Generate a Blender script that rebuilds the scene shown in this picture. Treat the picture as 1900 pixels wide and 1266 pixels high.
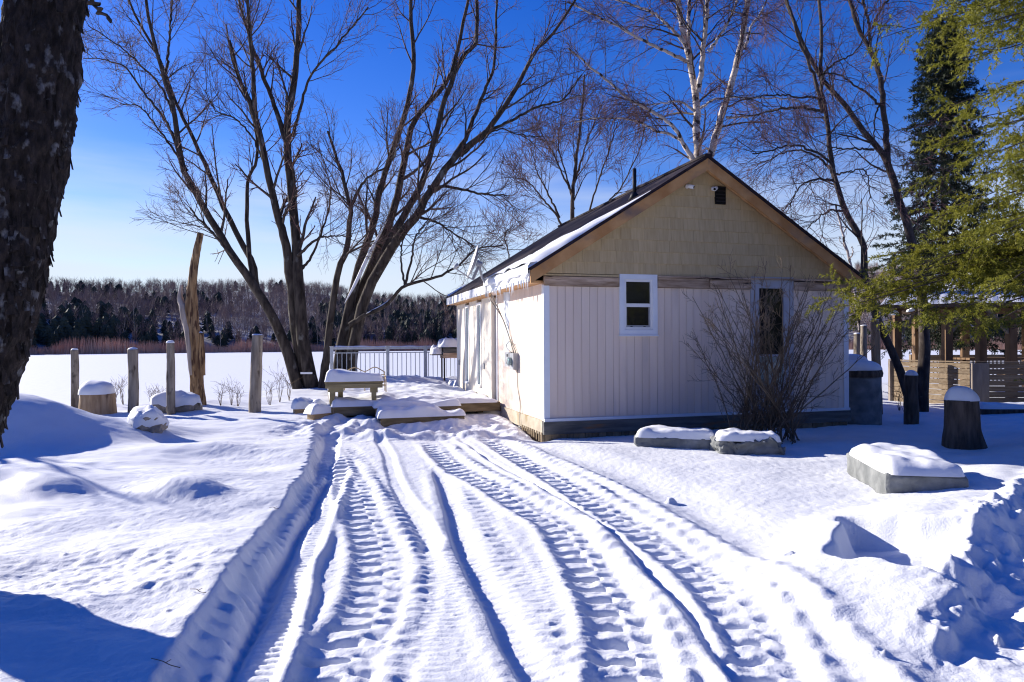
import bpy, math, random
import numpy as np
from mathutils import Matrix, Vector

for o in list(bpy.data.objects):
    bpy.data.objects.remove(o)
SC = bpy.context.scene
COL = SC.collection
R = math.radians

# ---------------------------------------------------------------- camera, sky, sun, exposure
F, CX, CY, CAMH, ROLL = 1267.0, 950.0, 633.0, 1.57, 0.0052
cam = bpy.data.cameras.new('camera')
cam.sensor_width = 36.0
cam.lens = 24.0
cam.clip_start = 0.05
cam.clip_end = 5000
camo = bpy.data.objects.new('camera', cam)
COL.objects.link(camo)
camo.location = (0, 0, CAMH)
camo.rotation_euler = (R(90), ROLL, 0)
SC.camera = camo

SUN_AZ, SUN_EL = R(-59), R(22)          # azimuth measured clockwise from +Y
SUNDIR = Vector((math.sin(SUN_AZ) * math.cos(SUN_EL), math.cos(SUN_AZ) * math.cos(SUN_EL), math.sin(SUN_EL)))
world = bpy.data.worlds.new('World')
SC.world = world
world.use_nodes = True
wn, wl = world.node_tree.nodes, world.node_tree.links
sky = wn.new('ShaderNodeTexSky')
sky.sky_type = 'NISHITA'
sky.sun_disc = False
sky.sun_elevation = SUN_EL
sky.sun_rotation = SUN_AZ % (2 * math.pi)
sky.air_density = 1.0
sky.dust_density = 0.1
sky.ozone_density = 3.5
hsv = wn.new('ShaderNodeHueSaturation')
hsv.inputs['Hue'].default_value = 0.528
hsv.inputs['Saturation'].default_value = 1.36
hsv.inputs['Value'].default_value = 1.0
wl.new(sky.outputs[0], hsv.inputs['Color'])
# thin bright haze and streaky cloud low over the horizon, all the way round
wtc = wn.new('ShaderNodeTexCoord')
wsep = wn.new('ShaderNodeSeparateXYZ')
wl.new(wtc.outputs['Generated'], wsep.inputs[0])
wmap = wn.new('ShaderNodeMapping')
wmap.inputs['Scale'].default_value = (2.2, 2.2, 16.0)
wl.new(wtc.outputs['Generated'], wmap.inputs['Vector'])
wnz = wn.new('ShaderNodeTexNoise')
wnz.inputs['Scale'].default_value = 1.6
wnz.inputs['Detail'].default_value = 6
wl.new(wmap.outputs[0], wnz.inputs['Vector'])
wadd = wn.new('ShaderNodeMath')
wadd.operation = 'MULTIPLY_ADD'                 # z + 0.16 * noise - shifted below
wadd.inputs[1].default_value = -0.20
wl.new(wnz.outputs[0], wadd.inputs[0])
wl.new(wsep.outputs['Z'], wadd.inputs[2])
wmr = wn.new('ShaderNodeMapRange')
wmr.interpolation_type = 'SMOOTHSTEP'
wmr.inputs[1].default_value = -0.06
wmr.inputs[2].default_value = 0.19
wmr.inputs[3].default_value = 0.92
wmr.inputs[4].default_value = 0.0
wl.new(wadd.outputs[0], wmr.inputs[0])
wmix = wn.new('ShaderNodeMix')
wmix.data_type = 'RGBA'
wl.new(wmr.outputs[0], wmix.inputs[0])
wl.new(hsv.outputs[0], wmix.inputs[6])
wmix.inputs[7].default_value = (4.5, 4.95, 5.7, 1)
wl.new(wmix.outputs[2], wn['Background'].inputs['Color'])
wn['Background'].inputs['Strength'].default_value = 0.090

sl = bpy.data.lights.new('sun', 'SUN')
sl.energy = 4.7
sl.angle = R(0.5)
sl.color = (1.0, 0.93, 0.84)
so = bpy.data.objects.new('sun', sl)
COL.objects.link(so)
so.rotation_euler = SUNDIR.to_track_quat('Z', 'Y').to_euler()

SC.view_settings.view_transform = 'Standard'
SC.view_settings.look = 'None'
SC.view_settings.gamma = 1.0
SC.view_settings.exposure = 0.92
SC.cycles.filter_width = 1.15
SC.cycles.max_bounces = 6
SC.cycles.diffuse_bounces = 4
SC.cycles.transparent_max_bounces = 8

rng = np.random.default_rng(7)
random.seed(7)


def P(px, py, d):
    """a point of the place seen at pixel (px, py) of the photograph, d metres in front of the camera"""
    a, b = px - CX, py - CY
    x, y = a + ROLL * b, b - ROLL * a
    return np.array((x / F * d, d, CAMH - y / F * d))


def G(px, py, z=0.0):
    """the point of the level z seen at that pixel"""
    a, b = px - CX, py - CY
    x, y = a + ROLL * b, b - ROLL * a
    d = F * (CAMH - z) / y
    return np.array((x / F * d, d))


# ---------------------------------------------------------------- noise
def _hash(ix, iy, iz, seed):
    n = (ix.astype(np.int64) * 374761393 + iy.astype(np.int64) * 668265263 + iz.astype(np.int64) * 2147483647 + seed * 1274126177) & 0xffffffff
    n = ((n ^ (n >> 13)) * 1274126177) & 0xffffffff
    n = ((n ^ (n >> 16)) * 2246822519) & 0xffffffff
    return ((n ^ (n >> 15)) & 0xffffff) / float(0xffffff) * 2 - 1


def noise2(x, y, seed=0):
    ix, iy = np.floor(x), np.floor(y)
    fx, fy = x - ix, y - iy
    sx, sy = fx * fx * fx * (fx * (fx * 6 - 15) + 10), fy * fy * fy * (fy * (fy * 6 - 15) + 10)
    z = np.zeros_like(ix)
    a, b = _hash(ix, iy, z, seed), _hash(ix + 1, iy, z, seed)
    c, d = _hash(ix, iy + 1, z, seed), _hash(ix + 1, iy + 1, z, seed)
    return (a + (b - a) * sx) * (1 - sy) + (c + (d - c) * sx) * sy


def noise3(p, seed=0):
    i = np.floor(p)
    f = p - i
    s = f * f * (3 - 2 * f)
    out = 0
    for dx in (0, 1):
        for dy in (0, 1):
            for dz in (0, 1):
                w = (s[..., 0] if dx else 1 - s[..., 0]) * (s[..., 1] if dy else 1 - s[..., 1]) * (s[..., 2] if dz else 1 - s[..., 2])
                out = out + w * _hash(i[..., 0] + dx, i[..., 1] + dy, i[..., 2] + dz, seed)
    return out


def fbm2(x, y, oct=4, seed=0):
    v, a = 0, 1.0
    for k in range(oct):
        v = v + a * noise2(x * 2 ** k + 17.3 * k, y * 2 ** k - 9.1 * k, seed + k)
        a *= 0.5
    return v


def sm(a, b, x):
    t = np.clip((x - a) / (b - a), 0, 1)
    return t * t * (3 - 2 * t)


# ---------------------------------------------------------------- materials
def material(name, col1, col2=None, rough=0.8, scale=(6, 6, 6), bump=0.0, bscale=None, detail=6, lo=0.35, hi=0.65,
             metal=0.0, rand=0.0, spec=0.3, col3=None, scale3=None, lo3=0.55, hi3=0.68, transl=0.0, distort=0.0, bdist=0.02):
    m = bpy.data.materials.new(name)
    m.use_nodes = True
    n, l = m.node_tree.nodes, m.node_tree.links
    b = n['Principled BSDF']
    b.inputs['Roughness'].default_value = rough
    b.inputs['Metallic'].default_value = metal
    b.inputs['Specular IOR Level'].default_value = spec
    tc = n.new('ShaderNodeTexCoord')

    def nz(sc, det=detail):
        mp = n.new('ShaderNodeMapping')
        mp.inputs['Scale'].default_value = sc
        oi0 = n.new('ShaderNodeObjectInfo')
        sc0 = n.new('ShaderNodeMath')
        sc0.operation = 'MULTIPLY'
        sc0.inputs[1].default_value = 43.0
        l.new(oi0.outputs['Random'], sc0.inputs[0])
        va = n.new('ShaderNodeVectorMath')
        va.operation = 'ADD'
        l.new(tc.outputs['Object'], va.inputs[0])
        l.new(sc0.outputs[0], va.inputs[1])
        l.new(va.outputs[0], mp.inputs['Vector'])
        t = n.new('ShaderNodeTexNoise')
        t.inputs['Scale'].default_value = 1.0
        t.inputs['Detail'].default_value = det
        t.inputs['Distortion'].default_value = distort
        l.new(mp.outputs[0], t.inputs['Vector'])
        return t
    t = nz(scale)
    cr = n.new('ShaderNodeValToRGB')
    cr.color_ramp.elements[0].position = lo
    cr.color_ramp.elements[1].position = hi
    cr.color_ramp.elements[0].color = (*col1, 1)
    cr.color_ramp.elements[1].color = (*(col2 or col1), 1)
    l.new(t.outputs[0], cr.inputs[0])
    out = cr.outputs[0]
    if col3:
        t3 = nz(scale3 or scale, 4)
        mr = n.new('ShaderNodeMapRange')
        mr.inputs[1].default_value = lo3
        mr.inputs[2].default_value = hi3
        l.new(t3.outputs[0], mr.inputs[0])
        mx = n.new('ShaderNodeMix')
        mx.data_type = 'RGBA'
        l.new(mr.outputs[0], mx.inputs[0])
        l.new(out, mx.inputs[6])
        mx.inputs[7].default_value = (*col3, 1)
        out = mx.outputs[2]
    if rand > 0:
        oi = n.new('ShaderNodeObjectInfo')
        mr = n.new('ShaderNodeMapRange')
        mr.inputs[3].default_value = 1 - rand
        mr.inputs[4].default_value = 1 + rand
        l.new(oi.outputs['Random'], mr.inputs[0])
        hs = n.new('ShaderNodeHueSaturation')
        l.new(mr.outputs[0], hs.inputs['Value'])
        l.new(out, hs.inputs['Color'])
        out = hs.outputs[0]
    l.new(out, b.inputs['Base Color'])
    if bump > 0:
        tb = nz(bscale or scale)
        bp = n.new('ShaderNodeBump')
        bp.inputs['Strength'].default_value = bump
        bp.inputs['Distance'].default_value = bdist
        l.new(tb.outputs[0], bp.inputs['Height'])
        l.new(bp.outputs[0], b.inputs['Normal'])
    if transl > 0:
        tr = n.new('ShaderNodeBsdfTranslucent')
        l.new(out, tr.inputs['Color'])
        ms = n.new('ShaderNodeMixShader')
        ms.inputs[0].default_value = transl
        l.new(b.outputs[0], ms.inputs[1])
        l.new(tr.outputs[0], ms.inputs[2])
        l.new(ms.outputs[0], n['Material Output'].inputs['Surface'])
    return m


M = {}
M['snow'] = material('snow', (0.70, 0.72, 0.76), (0.76, 0.775, 0.80), 0.6, (3, 3, 3), 0.35, (70, 70, 70), detail=8, spec=0.25, bdist=0.012)
M['snowcap'] = material('snow_cap', (0.74, 0.76, 0.79), (0.80, 0.81, 0.835), 0.6, (5, 5, 5), 0.18, (40, 40, 40), spec=0.25, bdist=0.01)
M['ice'] = material('ice', (0.75, 0.80, 0.84), (0.85, 0.88, 0.9), 0.15, (8, 8, 2), 0.3, (20, 20, 4), spec=0.6)
M['siding'] = material('siding', (0.74, 0.605, 0.51), (0.80, 0.675, 0.575), 0.55, (2, 2, 0.6), 0.04, (60, 60, 3), rand=0.05, col3=(0.50, 0.44, 0.42), scale3=(1.2, 1.2, 0.5), lo3=0.6, hi3=0.85)
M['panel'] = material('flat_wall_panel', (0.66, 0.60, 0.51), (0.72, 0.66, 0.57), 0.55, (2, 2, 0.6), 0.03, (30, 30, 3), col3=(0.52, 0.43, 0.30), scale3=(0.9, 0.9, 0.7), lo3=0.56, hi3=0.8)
M['trim'] = material('trim_paint', (0.72, 0.76, 0.82), (0.78, 0.81, 0.86), 0.45, (4, 4, 4), 0.02)
M['greytrim'] = material('grey_trim_paint', (0.36, 0.38, 0.44), (0.43, 0.45, 0.51), 0.5, (4, 4, 4))
M['white'] = material('white_paint', (0.78, 0.78, 0.78), (0.82, 0.82, 0.82), 0.4, (4, 4, 4))
M['shingle'] = material('gable_shingle', (0.47, 0.355, 0.19), (0.54, 0.42, 0.24), 0.75, (26, 26, 2.0), 0.35, (45, 45, 1.6), rand=0.06, bdist=0.008)
M['roof'] = material('roof_metal', (0.014, 0.008, 0.011), (0.030, 0.018, 0.024), 0.8, (9, 9, 9), 0.25, (120, 120, 120), spec=0.25, bdist=0.004)
M['fascia'] = material('fascia_cedar', (0.40, 0.19, 0.065), (0.54, 0.30, 0.125), 0.75, (3, 3, 3), 0.15, (30, 30, 30), col3=(0.22, 0.15, 0.11), scale3=(1.6, 2.2, 2.2), lo3=0.54, hi3=0.72)
M['cedar'] = material('new_cedar', (0.50, 0.27, 0.11), (0.62, 0.38, 0.19), 0.7, (2, 14, 14), 0.1, (4, 40, 40))
M['oldwood'] = material('weathered_plank', (0.25, 0.165, 0.10), (0.56, 0.42, 0.31), 0.85, (2.2, 10, 16), 0.4, (3, 20, 40), detail=8, col3=(0.035, 0.02, 0.018), scale3=(1.6, 6, 14), lo3=0.62, hi3=0.68)
M['beam'] = material('sill_beam', (0.085, 0.085, 0.08), (0.17, 0.165, 0.15), 0.85, (2, 14, 20), 0.4, (3, 18, 40), col3=(0.24, 0.12, 0.05), scale3=(1.3, 4, 6), lo3=0.60, hi3=0.72)
M['skirt'] = material('skirt_board', (0.16, 0.12, 0.075), (0.26, 0.20, 0.13), 0.9, (12, 12, 3), 0.3, (40, 40, 6), rand=0.25)
M['deckwood'] = material('deck_wood', (0.13, 0.095, 0.05), (0.24, 0.18, 0.10), 0.85, (3, 14, 14), 0.3, (4, 40, 40))
M['benchwood'] = material('treated_lumber', (0.25, 0.20, 0.10), (0.34, 0.28, 0.15), 0.8, (3, 12, 12), 0.25, (5, 40, 40))
M['timber'] = material('timber', (0.36, 0.24, 0.12), (0.46, 0.32, 0.18), 0.8, (3, 14, 14), 0.25, (5, 40, 40))
M['fence'] = material('fence_board', (0.155, 0.108, 0.064), (0.235, 0.18, 0.12), 0.8, (1.5, 12, 26), 0.25, (3, 20, 60), rand=0.16, col3=(0.10, 0.06, 0.035), scale3=(5, 9, 9), lo3=0.68, hi3=0.74)  # boards darkened evenly, shade over the fence put into the colour
M['fencepost'] = material('fence_post', (0.17, 0.14, 0.115), (0.25, 0.21, 0.175), 0.85, (8, 8, 2), 0.25, (20, 20, 3))
M['gazebo'] = material('gazebo_timber', (0.12, 0.068, 0.034), (0.19, 0.115, 0.06), 0.8, (6, 6, 2), 0.2, (20, 20, 3))
M['glass'] = material('window_glass', (0.012, 0.013, 0.014), (0.016, 0.017, 0.018), 0.06, (1, 1, 1), spec=0.6)
M['glasslit'] = material('lit_glass', (0.22, 0.30, 0.30), (0.34, 0.42, 0.42), 0.08, (1, 1, 2), spec=0.7)  # lit copy of the window glass, brightness put into the colour
M['dark'] = material('dark_opening', (0.006, 0.006, 0.006), None, 0.9)
M['steel'] = material('grey_steel', (0.30, 0.31, 0.33), (0.38, 0.39, 0.41), 0.45, (6, 6, 6), metal=0.0, spec=0.5)
M['pipe'] = material('black_pipe', (0.012, 0.010, 0.012), (0.02, 0.018, 0.02), 0.5)
M['wire'] = material('grey_cable', (0.16, 0.15, 0.13), (0.26, 0.25, 0.22), 0.6)
M['alu'] = material('grey_railing_paint', (0.42, 0.45, 0.46), (0.50, 0.53, 0.54), 0.4, spec=0.5)
M['gold'] = material('weathered_brass_wire', (0.36, 0.25, 0.12), (0.48, 0.37, 0.22), 0.5, (12, 12, 12))
M['red'] = material('dark_red_rim', (0.16, 0.02, 0.02), (0.2, 0.03, 0.03), 0.5)
M['barrel'] = material('barrel_side', (0.40, 0.40, 0.42), (0.46, 0.46, 0.48), 0.6)
M['concrete'] = material('concrete', (0.13, 0.138, 0.138), (0.25, 0.26, 0.255), 0.9, (5, 5, 5), 0.5, (22, 22, 22), detail=9, col3=(0.13, 0.14, 0.14), scale3=(2, 2, 2), lo3=0.5, hi3=0.7)
M['foundation'] = material('foundation_parging', (0.42, 0.36, 0.27), (0.55, 0.48, 0.37), 0.9, (4, 4, 6), 0.4, (14, 14, 14), col3=(0.30, 0.22, 0.10), scale3=(3, 3, 1.5), lo3=0.58, hi3=0.7)
M['rock'] = material('granite', (0.15, 0.13, 0.11), (0.34, 0.29, 0.23), 0.9, (6, 6, 6), 0.5, (20, 20, 20), detail=9)
M['postwood'] = material('grey_post', (0.17, 0.14, 0.11), (0.33, 0.285, 0.23), 0.9, (14, 14, 2), 0.5, (34, 34, 3), col3=(0.09, 0.07, 0.055), scale3=(9, 9, 4), lo3=0.58, hi3=0.68)
M['logwood'] = material('bark_stripped_log', (0.25, 0.16, 0.09), (0.43, 0.30, 0.18), 0.85, (12, 12, 2), 0.4, (30, 30, 3), col3=(0.12, 0.07, 0.04), scale3=(8, 8, 2), lo3=0.56, hi3=0.66)
M['stumpdark'] = material('dark_stump_bark', (0.05, 0.038, 0.03), (0.13, 0.10, 0.075), 0.95, (16, 16, 3), 0.8, (26, 26, 4))
M['endgrain'] = material('cut_end', (0.38, 0.27, 0.16), (0.5, 0.37, 0.24), 0.85, (20, 20, 20))
M['snagwood'] = material('snag_heartwood', (0.15, 0.085, 0.04), (0.36, 0.23, 0.115), 0.85, (16, 16, 1.8), 0.7, (26, 26, 2.5), detail=9, col3=(0.07, 0.035, 0.02), scale3=(18, 18, 3), lo3=0.50, hi3=0.60)
M['snagbark'] = material('snag_grey_side', (0.27, 0.22, 0.19), (0.44, 0.38, 0.33), 0.9, (12, 12, 1.6), 0.6, (26, 26, 3))
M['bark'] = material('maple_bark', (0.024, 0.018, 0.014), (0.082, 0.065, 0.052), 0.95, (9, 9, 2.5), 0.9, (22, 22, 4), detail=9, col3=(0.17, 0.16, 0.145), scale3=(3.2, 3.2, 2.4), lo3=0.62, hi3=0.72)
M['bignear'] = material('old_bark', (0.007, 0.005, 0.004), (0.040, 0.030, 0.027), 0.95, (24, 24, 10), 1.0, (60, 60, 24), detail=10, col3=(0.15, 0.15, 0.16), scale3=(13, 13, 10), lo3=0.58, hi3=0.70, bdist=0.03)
M['twig'] = material('maple_twig', (0.085, 0.045, 0.045), (0.15, 0.085, 0.075), 0.8, (3, 3, 3))
M['branch'] = material('thin_branch', (0.038, 0.028, 0.023), (0.095, 0.073, 0.060), 0.85, (6, 6, 6))
M['birch'] = material('birch_bark', (0.40, 0.33, 0.28), (0.60, 0.53, 0.47), 0.7, (3, 3, 3), 0.2, (8, 8, 30), col3=(0.045, 0.032, 0.028), scale3=(5.5, 5.5, 4.2), lo3=0.555, hi3=0.60)
M['birchtwig'] = material('birch_twig', (0.085, 0.042, 0.055), (0.15, 0.08, 0.085), 0.8, (3, 3, 3))
M['alder'] = material('dark_stem_bark', (0.035, 0.026, 0.022), (0.095, 0.075, 0.062), 0.9, (12, 12, 4), 0.5, (24, 24, 6), col3=(0.16, 0.15, 0.13), scale3=(6, 6, 5), lo3=0.63, hi3=0.72)
M['shrub'] = material('shrub_stem', (0.075, 0.054, 0.038), (0.175, 0.135, 0.095), 0.85, (6, 6, 6))
M['shrubtip'] = material('shrub_tip', (0.19, 0.13, 0.085), (0.33, 0.25, 0.17), 0.85, (6, 6, 6))
M['needle'] = material('fir_needle', (0.11, 0.122, 0.013), (0.30, 0.285, 0.036), 0.6, (3.5, 3.5, 3.5), transl=0.45, lo=0.3, hi=0.7)
M['needledark'] = material('spruce_needle', (0.010, 0.018, 0.010), (0.028, 0.040, 0.018), 0.65, (2, 2, 2), transl=0.15)
M['forest_conifer'] = material('far_conifer', (0.016, 0.024, 0.018), (0.045, 0.055, 0.038), 0.8, (0.08, 0.08, 0.08))
M['forest_bare'] = material('far_bare_wood', (0.14, 0.098, 0.100), (0.25, 0.185, 0.165), 0.9, (0.03, 0.03, 0.03))
M['forest_birch'] = material('far_pale_trunk', (0.22, 0.18, 0.16), (0.34, 0.29, 0.26), 0.9, (0.1, 0.1, 0.1))
M['brush'] = material('shore_brush', (0.30, 0.16, 0.125), (0.45, 0.28, 0.21), 0.9, (0.06, 0.06, 0.06))
M['hill'] = material('hill_floor', (0.18, 0.17, 0.19), (0.40, 0.40, 0.42), 0.95, (0.05, 0.05, 0.05))
M['weed'] = material('dry_weed', (0.075, 0.048, 0.03), (0.15, 0.10, 0.06), 0.9, (6, 6, 6))


# ---------------------------------------------------------------- mesh helpers
def mesh_np(name, V, faces, mats, smooth=True, midx=None):
    """V (N,3); faces: list of int arrays of shape (m,3) or (m,4)"""
    me = bpy.data.meshes.new(name)
    V = np.ascontiguousarray(V, dtype=np.float32)
    me.vertices.add(len(V))
    me.vertices.foreach_set('co', V.ravel())
    faces = [np.asarray(f, dtype=np.int32) for f in faces if len(f)]
    tot = np.concatenate([np.full(len(f), f.shape[1], dtype=np.int32) for f in faces])
    loops = np.concatenate([f.ravel() for f in faces]).astype(np.int32)
    me.loops.add(len(loops))
    me.loops.foreach_set('vertex_index', loops)
    me.polygons.add(len(tot))
    st = np.zeros(len(tot), dtype=np.int32)
    st[1:] = np.cumsum(tot)[:-1]
    me.polygons.foreach_set('loop_start', st)
    me.polygons.foreach_set('loop_total', tot)
    if midx is not None:
        me.polygons.foreach_set('material_index', np.ascontiguousarray(midx, dtype=np.int32))
    me.polygons.foreach_set('use_smooth', np.full(len(tot), smooth, dtype=bool))
    for m in (mats if isinstance(mats, (list, tuple)) else [mats]):
        me.materials.append(m)
    me.update(calc_edges=True)
    return me


def link(name, me, parent=None, loc=None, rot=None, scale=None):
    o = bpy.data.objects.new(name, me)
    COL.objects.link(o)
    if parent:
        o.parent = parent
    if loc is not None:
        o.location = tuple(float(v) for v in loc)
    if rot is not None:
        o.rotation_euler = rot
    if scale is not None:
        o.scale = scale
    return o


def tag(o, label=None, cat=None, group=None, kind=None):
    if label:
        o['label'] = label
    if cat:
        o['category'] = cat
    if group:
        o['group'] = group
    if kind:
        o['kind'] = kind
    return o


def thing(name, label, cat, loc=(0, 0, 0), rz=0.0, group=None):
    o = bpy.data.objects.new(name, None)
    COL.objects.link(o)
    o.empty_display_size = 0.2
    o.location = tuple(float(v) for v in loc)
    o.rotation_euler = (0, 0, rz)
    return tag(o, label, cat, group)


class MB:
    """collects shapes for one mesh"""
    def __init__(s):
        s.V, s.F, s.n = [], [], 0

    def add(s, V, F):
        V = np.asarray(V, dtype=float).reshape(-1, 3)
        s.V.append(V)
        for f in (F if isinstance(F, list) else [F]):
            f = np.asarray(f, dtype=int)
            if len(f):
                s.F.append(f + s.n)
        s.n += len(V)
        return s

    def box(s, a, b, rot=None, org=(0, 0, 0)):
        (x0, y0, z0), (x1, y1, z1) = a, b
        V = np.array([(x0, y0, z0), (x1, y0, z0), (x1, y1, z0), (x0, y1, z0), (x0, y0, z1), (x1, y0, z1), (x1, y1, z1), (x0, y1, z1)], dtype=float)
        if rot is not None:
            V = V @ np.array(rot).T + np.array(org)
        return s.add(V, np.array([(0, 3, 2, 1), (4, 5, 6, 7), (0, 1, 5, 4), (1, 2, 6, 5), (2, 3, 7, 6), (3, 0, 4, 7)]))

    def bar(s, p, q, w, h, up=(0, 0, 1)):
        """rectangular bar from p to q"""
        p, q = np.array(p, float), np.array(q, float)
        t = q - p
        L = np.linalg.norm(t)
        t /= L
        u = np.cross(t, up)
        u /= np.linalg.norm(u)
        v = np.cross(u, t)
        Mx = np.stack([t, u, v], axis=1)
        return s.box((0, -w / 2, -h / 2), (L, w / 2, h / 2), Mx, p)

    def tube(s, pts, r, sides=8, caps=True):
        pts = np.asarray(pts, float)
        r = np.broadcast_to(np.asarray(r, float), (len(pts),))
        V, Fq, n = tubes(pts[None], r[None], sides)
        s.add(V, Fq)
        if caps:
            K = len(pts)
            base = s.n - len(V)
            for k in (0, K - 1):
                ring = np.arange(sides) + k * sides
                c = V[ring].mean(0)
                idx = np.stack([ring, np.roll(ring, -1), np.full(sides, len(V))], axis=1)
                if k == 0:
                    idx = idx[:, ::-1]
                s.V.append(c[None])
                m = idx.copy()
                m[m == len(V)] = s.n - base
                s.F.append(m + base)
                s.n += 1
        return s

    def build(s, name, mat, parent=None, smooth=False, loc=None, **k):
        me = mesh_np(name, np.concatenate(s.V), s.F, mat, smooth)
        return link(name, me, parent, loc, **k)


def tubes(Pt, Rd, sides):
    """Pt (N,K,3), Rd (N,K) -> vertices and quads"""
    N, K, _ = Pt.shape
    T = np.gradient(Pt, axis=1)
    T /= np.linalg.norm(T, axis=2, keepdims=True) + 1e-9
    mt = np.abs(T.mean(1))
    ref = np.eye(3)[np.argmin(mt, axis=1)]
    A = np.cross(T, ref[:, None, :])
    A /= np.linalg.norm(A, axis=2, keepdims=True) + 1e-9
    B = np.cross(T, A)
    ang = np.arange(sides) * 2 * math.pi / sides
    V = Pt[:, :, None, :] + Rd[:, :, None, None] * (A[:, :, None, :] * np.cos(ang)[None, None, :, None] + B[:, :, None, :] * np.sin(ang)[None, None, :, None])
    i = np.arange(N)[:, None, None] * K * sides + np.arange(K - 1)[None, :, None] * sides
    j = np.arange(sides)[None, None, :]
    jn = (j + 1) % sides
    Q = np.stack([i + j, i + jn, i + sides + jn, i + sides + j], axis=-1).reshape(-1, 4)
    return V.reshape(-1, 3), Q, N


def grow(Pt, Rd, nper, t0, t1, lmin, lmax, amin, amax, K, up=0.0, wig=0.12, rr=0.5, rmin=0.003, tip=0.4, taper_len=0.5, flat=None):
    """children of a batch of branches, all K points long"""
    N, KP, _ = Pt.shape
    n = N * nper
    par = np.repeat(np.arange(N), nper)
    t = t0 + (t1 - t0) * ((np.tile(np.arange(nper), N) + rng.random(n)) / nper)
    f = t * (KP - 1)
    k = np.minimum(f.astype(int), KP - 2)
    w = (f - k)[:, None]
    base = Pt[par, k] * (1 - w) + Pt[par, k + 1] * w
    rb = Rd[par, k] * (1 - w[:, 0]) + Rd[par, k + 1] * w[:, 0]
    T = Pt[par, k + 1] - Pt[par, k]
    T /= np.linalg.norm(T, axis=1, keepdims=True) + 1e-9
    rv = rng.normal(size=(n, 3))
    if flat is not None:
        rv[:, 2] *= flat
    pr = rv - (rv * T).sum(1, keepdims=True) * T
    pr /= np.linalg.norm(pr, axis=1, keepdims=True) + 1e-9
    a = (amin + (amax - amin) * rng.random(n))[:, None]
    D = T * np.cos(a) + pr * np.sin(a)
    L = (lmin + (lmax - lmin) * rng.random(n)) * (1 - taper_len * t)
    step = (L / (K - 1))[:, None]
    out = np.zeros((n, K, 3))
    out[:, 0] = base
    for q in range(1, K):
        D = D + rng.normal(size=(n, 3)) * wig
        D[:, 2] += up / (K - 1)
        D /= np.linalg.norm(D, axis=1, keepdims=True)
        out[:, q] = out[:, q - 1] + D * step
    r0 = np.maximum(rb * rr, rmin)
    Rc = r0[:, None] * np.linspace(1, tip, K)[None, :]
    return out, np.maximum(Rc, rmin * 0.6)


def smooth_line(pts, K, jit=0.0):
    """Catmull-Rom through the points, K points evenly spread"""
    pts = np.asarray(pts, float)
    if len(pts) == 2:
        t = np.linspace(0, 1, K)[:, None]
        c = pts[0] * (1 - t) + pts[1] * t
    else:
        e = np.concatenate([[2 * pts[0] - pts[1]], pts, [2 * pts[-1] - pts[-2]]])
        t = np.linspace(0, len(pts) - 1 - 1e-6, K)
        i = t.astype(int)
        f = (t - i)[:, None]
        p0, p1, p2, p3 = e[i], e[i + 1], e[i + 2], e[i + 3]
        c = 0.5 * (2 * p1 + (p2 - p0) * f + (2 * p0 - 5 * p1 + 4 * p2 - p3) * f ** 2 + (3 * p1 - p0 - 3 * p2 + p3) * f ** 3)
    if jit:
        c[1:-1] += rng.normal(size=(K - 2, 3)) * jit
    return c


UNIT = {}


def piece(name, parent, mat, a, b, rot=None):
    """one box-shaped piece between corners a and b, sharing one mesh per material"""
    a, b = np.array(a, float), np.array(b, float)
    h = np.abs(b - a) / 2
    key = (mat, *np.round(h, 3))
    if key not in UNIT:
        UNIT[key] = mesh_np('piece', MB().box(-h, h).V[0], [np.array([(0, 3, 2, 1), (4, 5, 6, 7), (0, 1, 5, 4), (1, 2, 6, 5), (2, 3, 7, 6), (3, 0, 4, 7)])], M[mat], False)
    return link(name, UNIT[key], parent, (a + b) / 2, rot)


def snow_slab(w, l, h, seed=0, n=28, edge=0.35, rough=0.25, power=4.0, sag=0.0):
    """rounded slab of snow on a w x l rectangle centred on the origin, bottom at z=0"""
    u = np.linspace(-1, 1, n)
    U, Vv = np.meshgrid(u, u, indexing='ij')
    rr = (np.abs(U) ** power + np.abs(Vv) ** power) ** (1 / power)
    # square to rounded square
    sc = np.where(rr > 1e-6, np.maximum(np.abs(U), np.abs(Vv)) / np.maximum(rr, 1e-6), 1)
    X, Y = U * sc * w / 2, Vv * sc * l / 2
    d = np.maximum(np.abs(U), np.abs(Vv))
    prof = np.sqrt(np.clip(1 - np.clip((d - (1 - edge)) / edge, 0, 1) ** 2.2, 0, 1))
    Z = h * prof * (1 + rough * fbm2(X * 3.1 / max(w, l) * 1.5 + seed, Y * 3.1 / max(w, l) * 1.5 - seed, 3, seed))
    Z = Z - sag * d ** 3
    V = np.stack([X, Y, Z], -1).reshape(-1, 3)
    idx = np.arange(n * n).reshape(n, n)
    Q = np.stack([idx[:-1, :-1], idx[1:, :-1], idx[1:, 1:], idx[:-1, 1:]], -1).reshape(-1, 4)
    return V, Q


def snow_dome(r, h, seed=0, n=10, s=20, rough=0.12):
    V, Q = [], []
    for i in range(n + 1):
        a = i / n * math.pi / 2
        for j in range(s):
            b = j / s * 2 * math.pi
            V.append((r * math.cos(a) ** 0.7 * math.cos(b), r * math.cos(a) ** 0.7 * math.sin(b), h * math.sin(a)))
    V = np.array(V)
    V[:, 2] *= 1 + rough * 2 * noise2(V[:, 0] / r * 1.2 + seed, V[:, 1] / r * 1.2, seed)
    V[:, :2] *= (1 + rough * noise2(V[:, 0] / r * 1.6 + seed * 3, V[:, 1] / r * 1.6, seed + 5))[:, None]
    for i in range(n):
        for j in range(s):
            Q.append((i * s + j, i * s + (j + 1) % s, (i + 1) * s + (j + 1) % s, (i + 1) * s + j))
    return V, np.array(Q)


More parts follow.
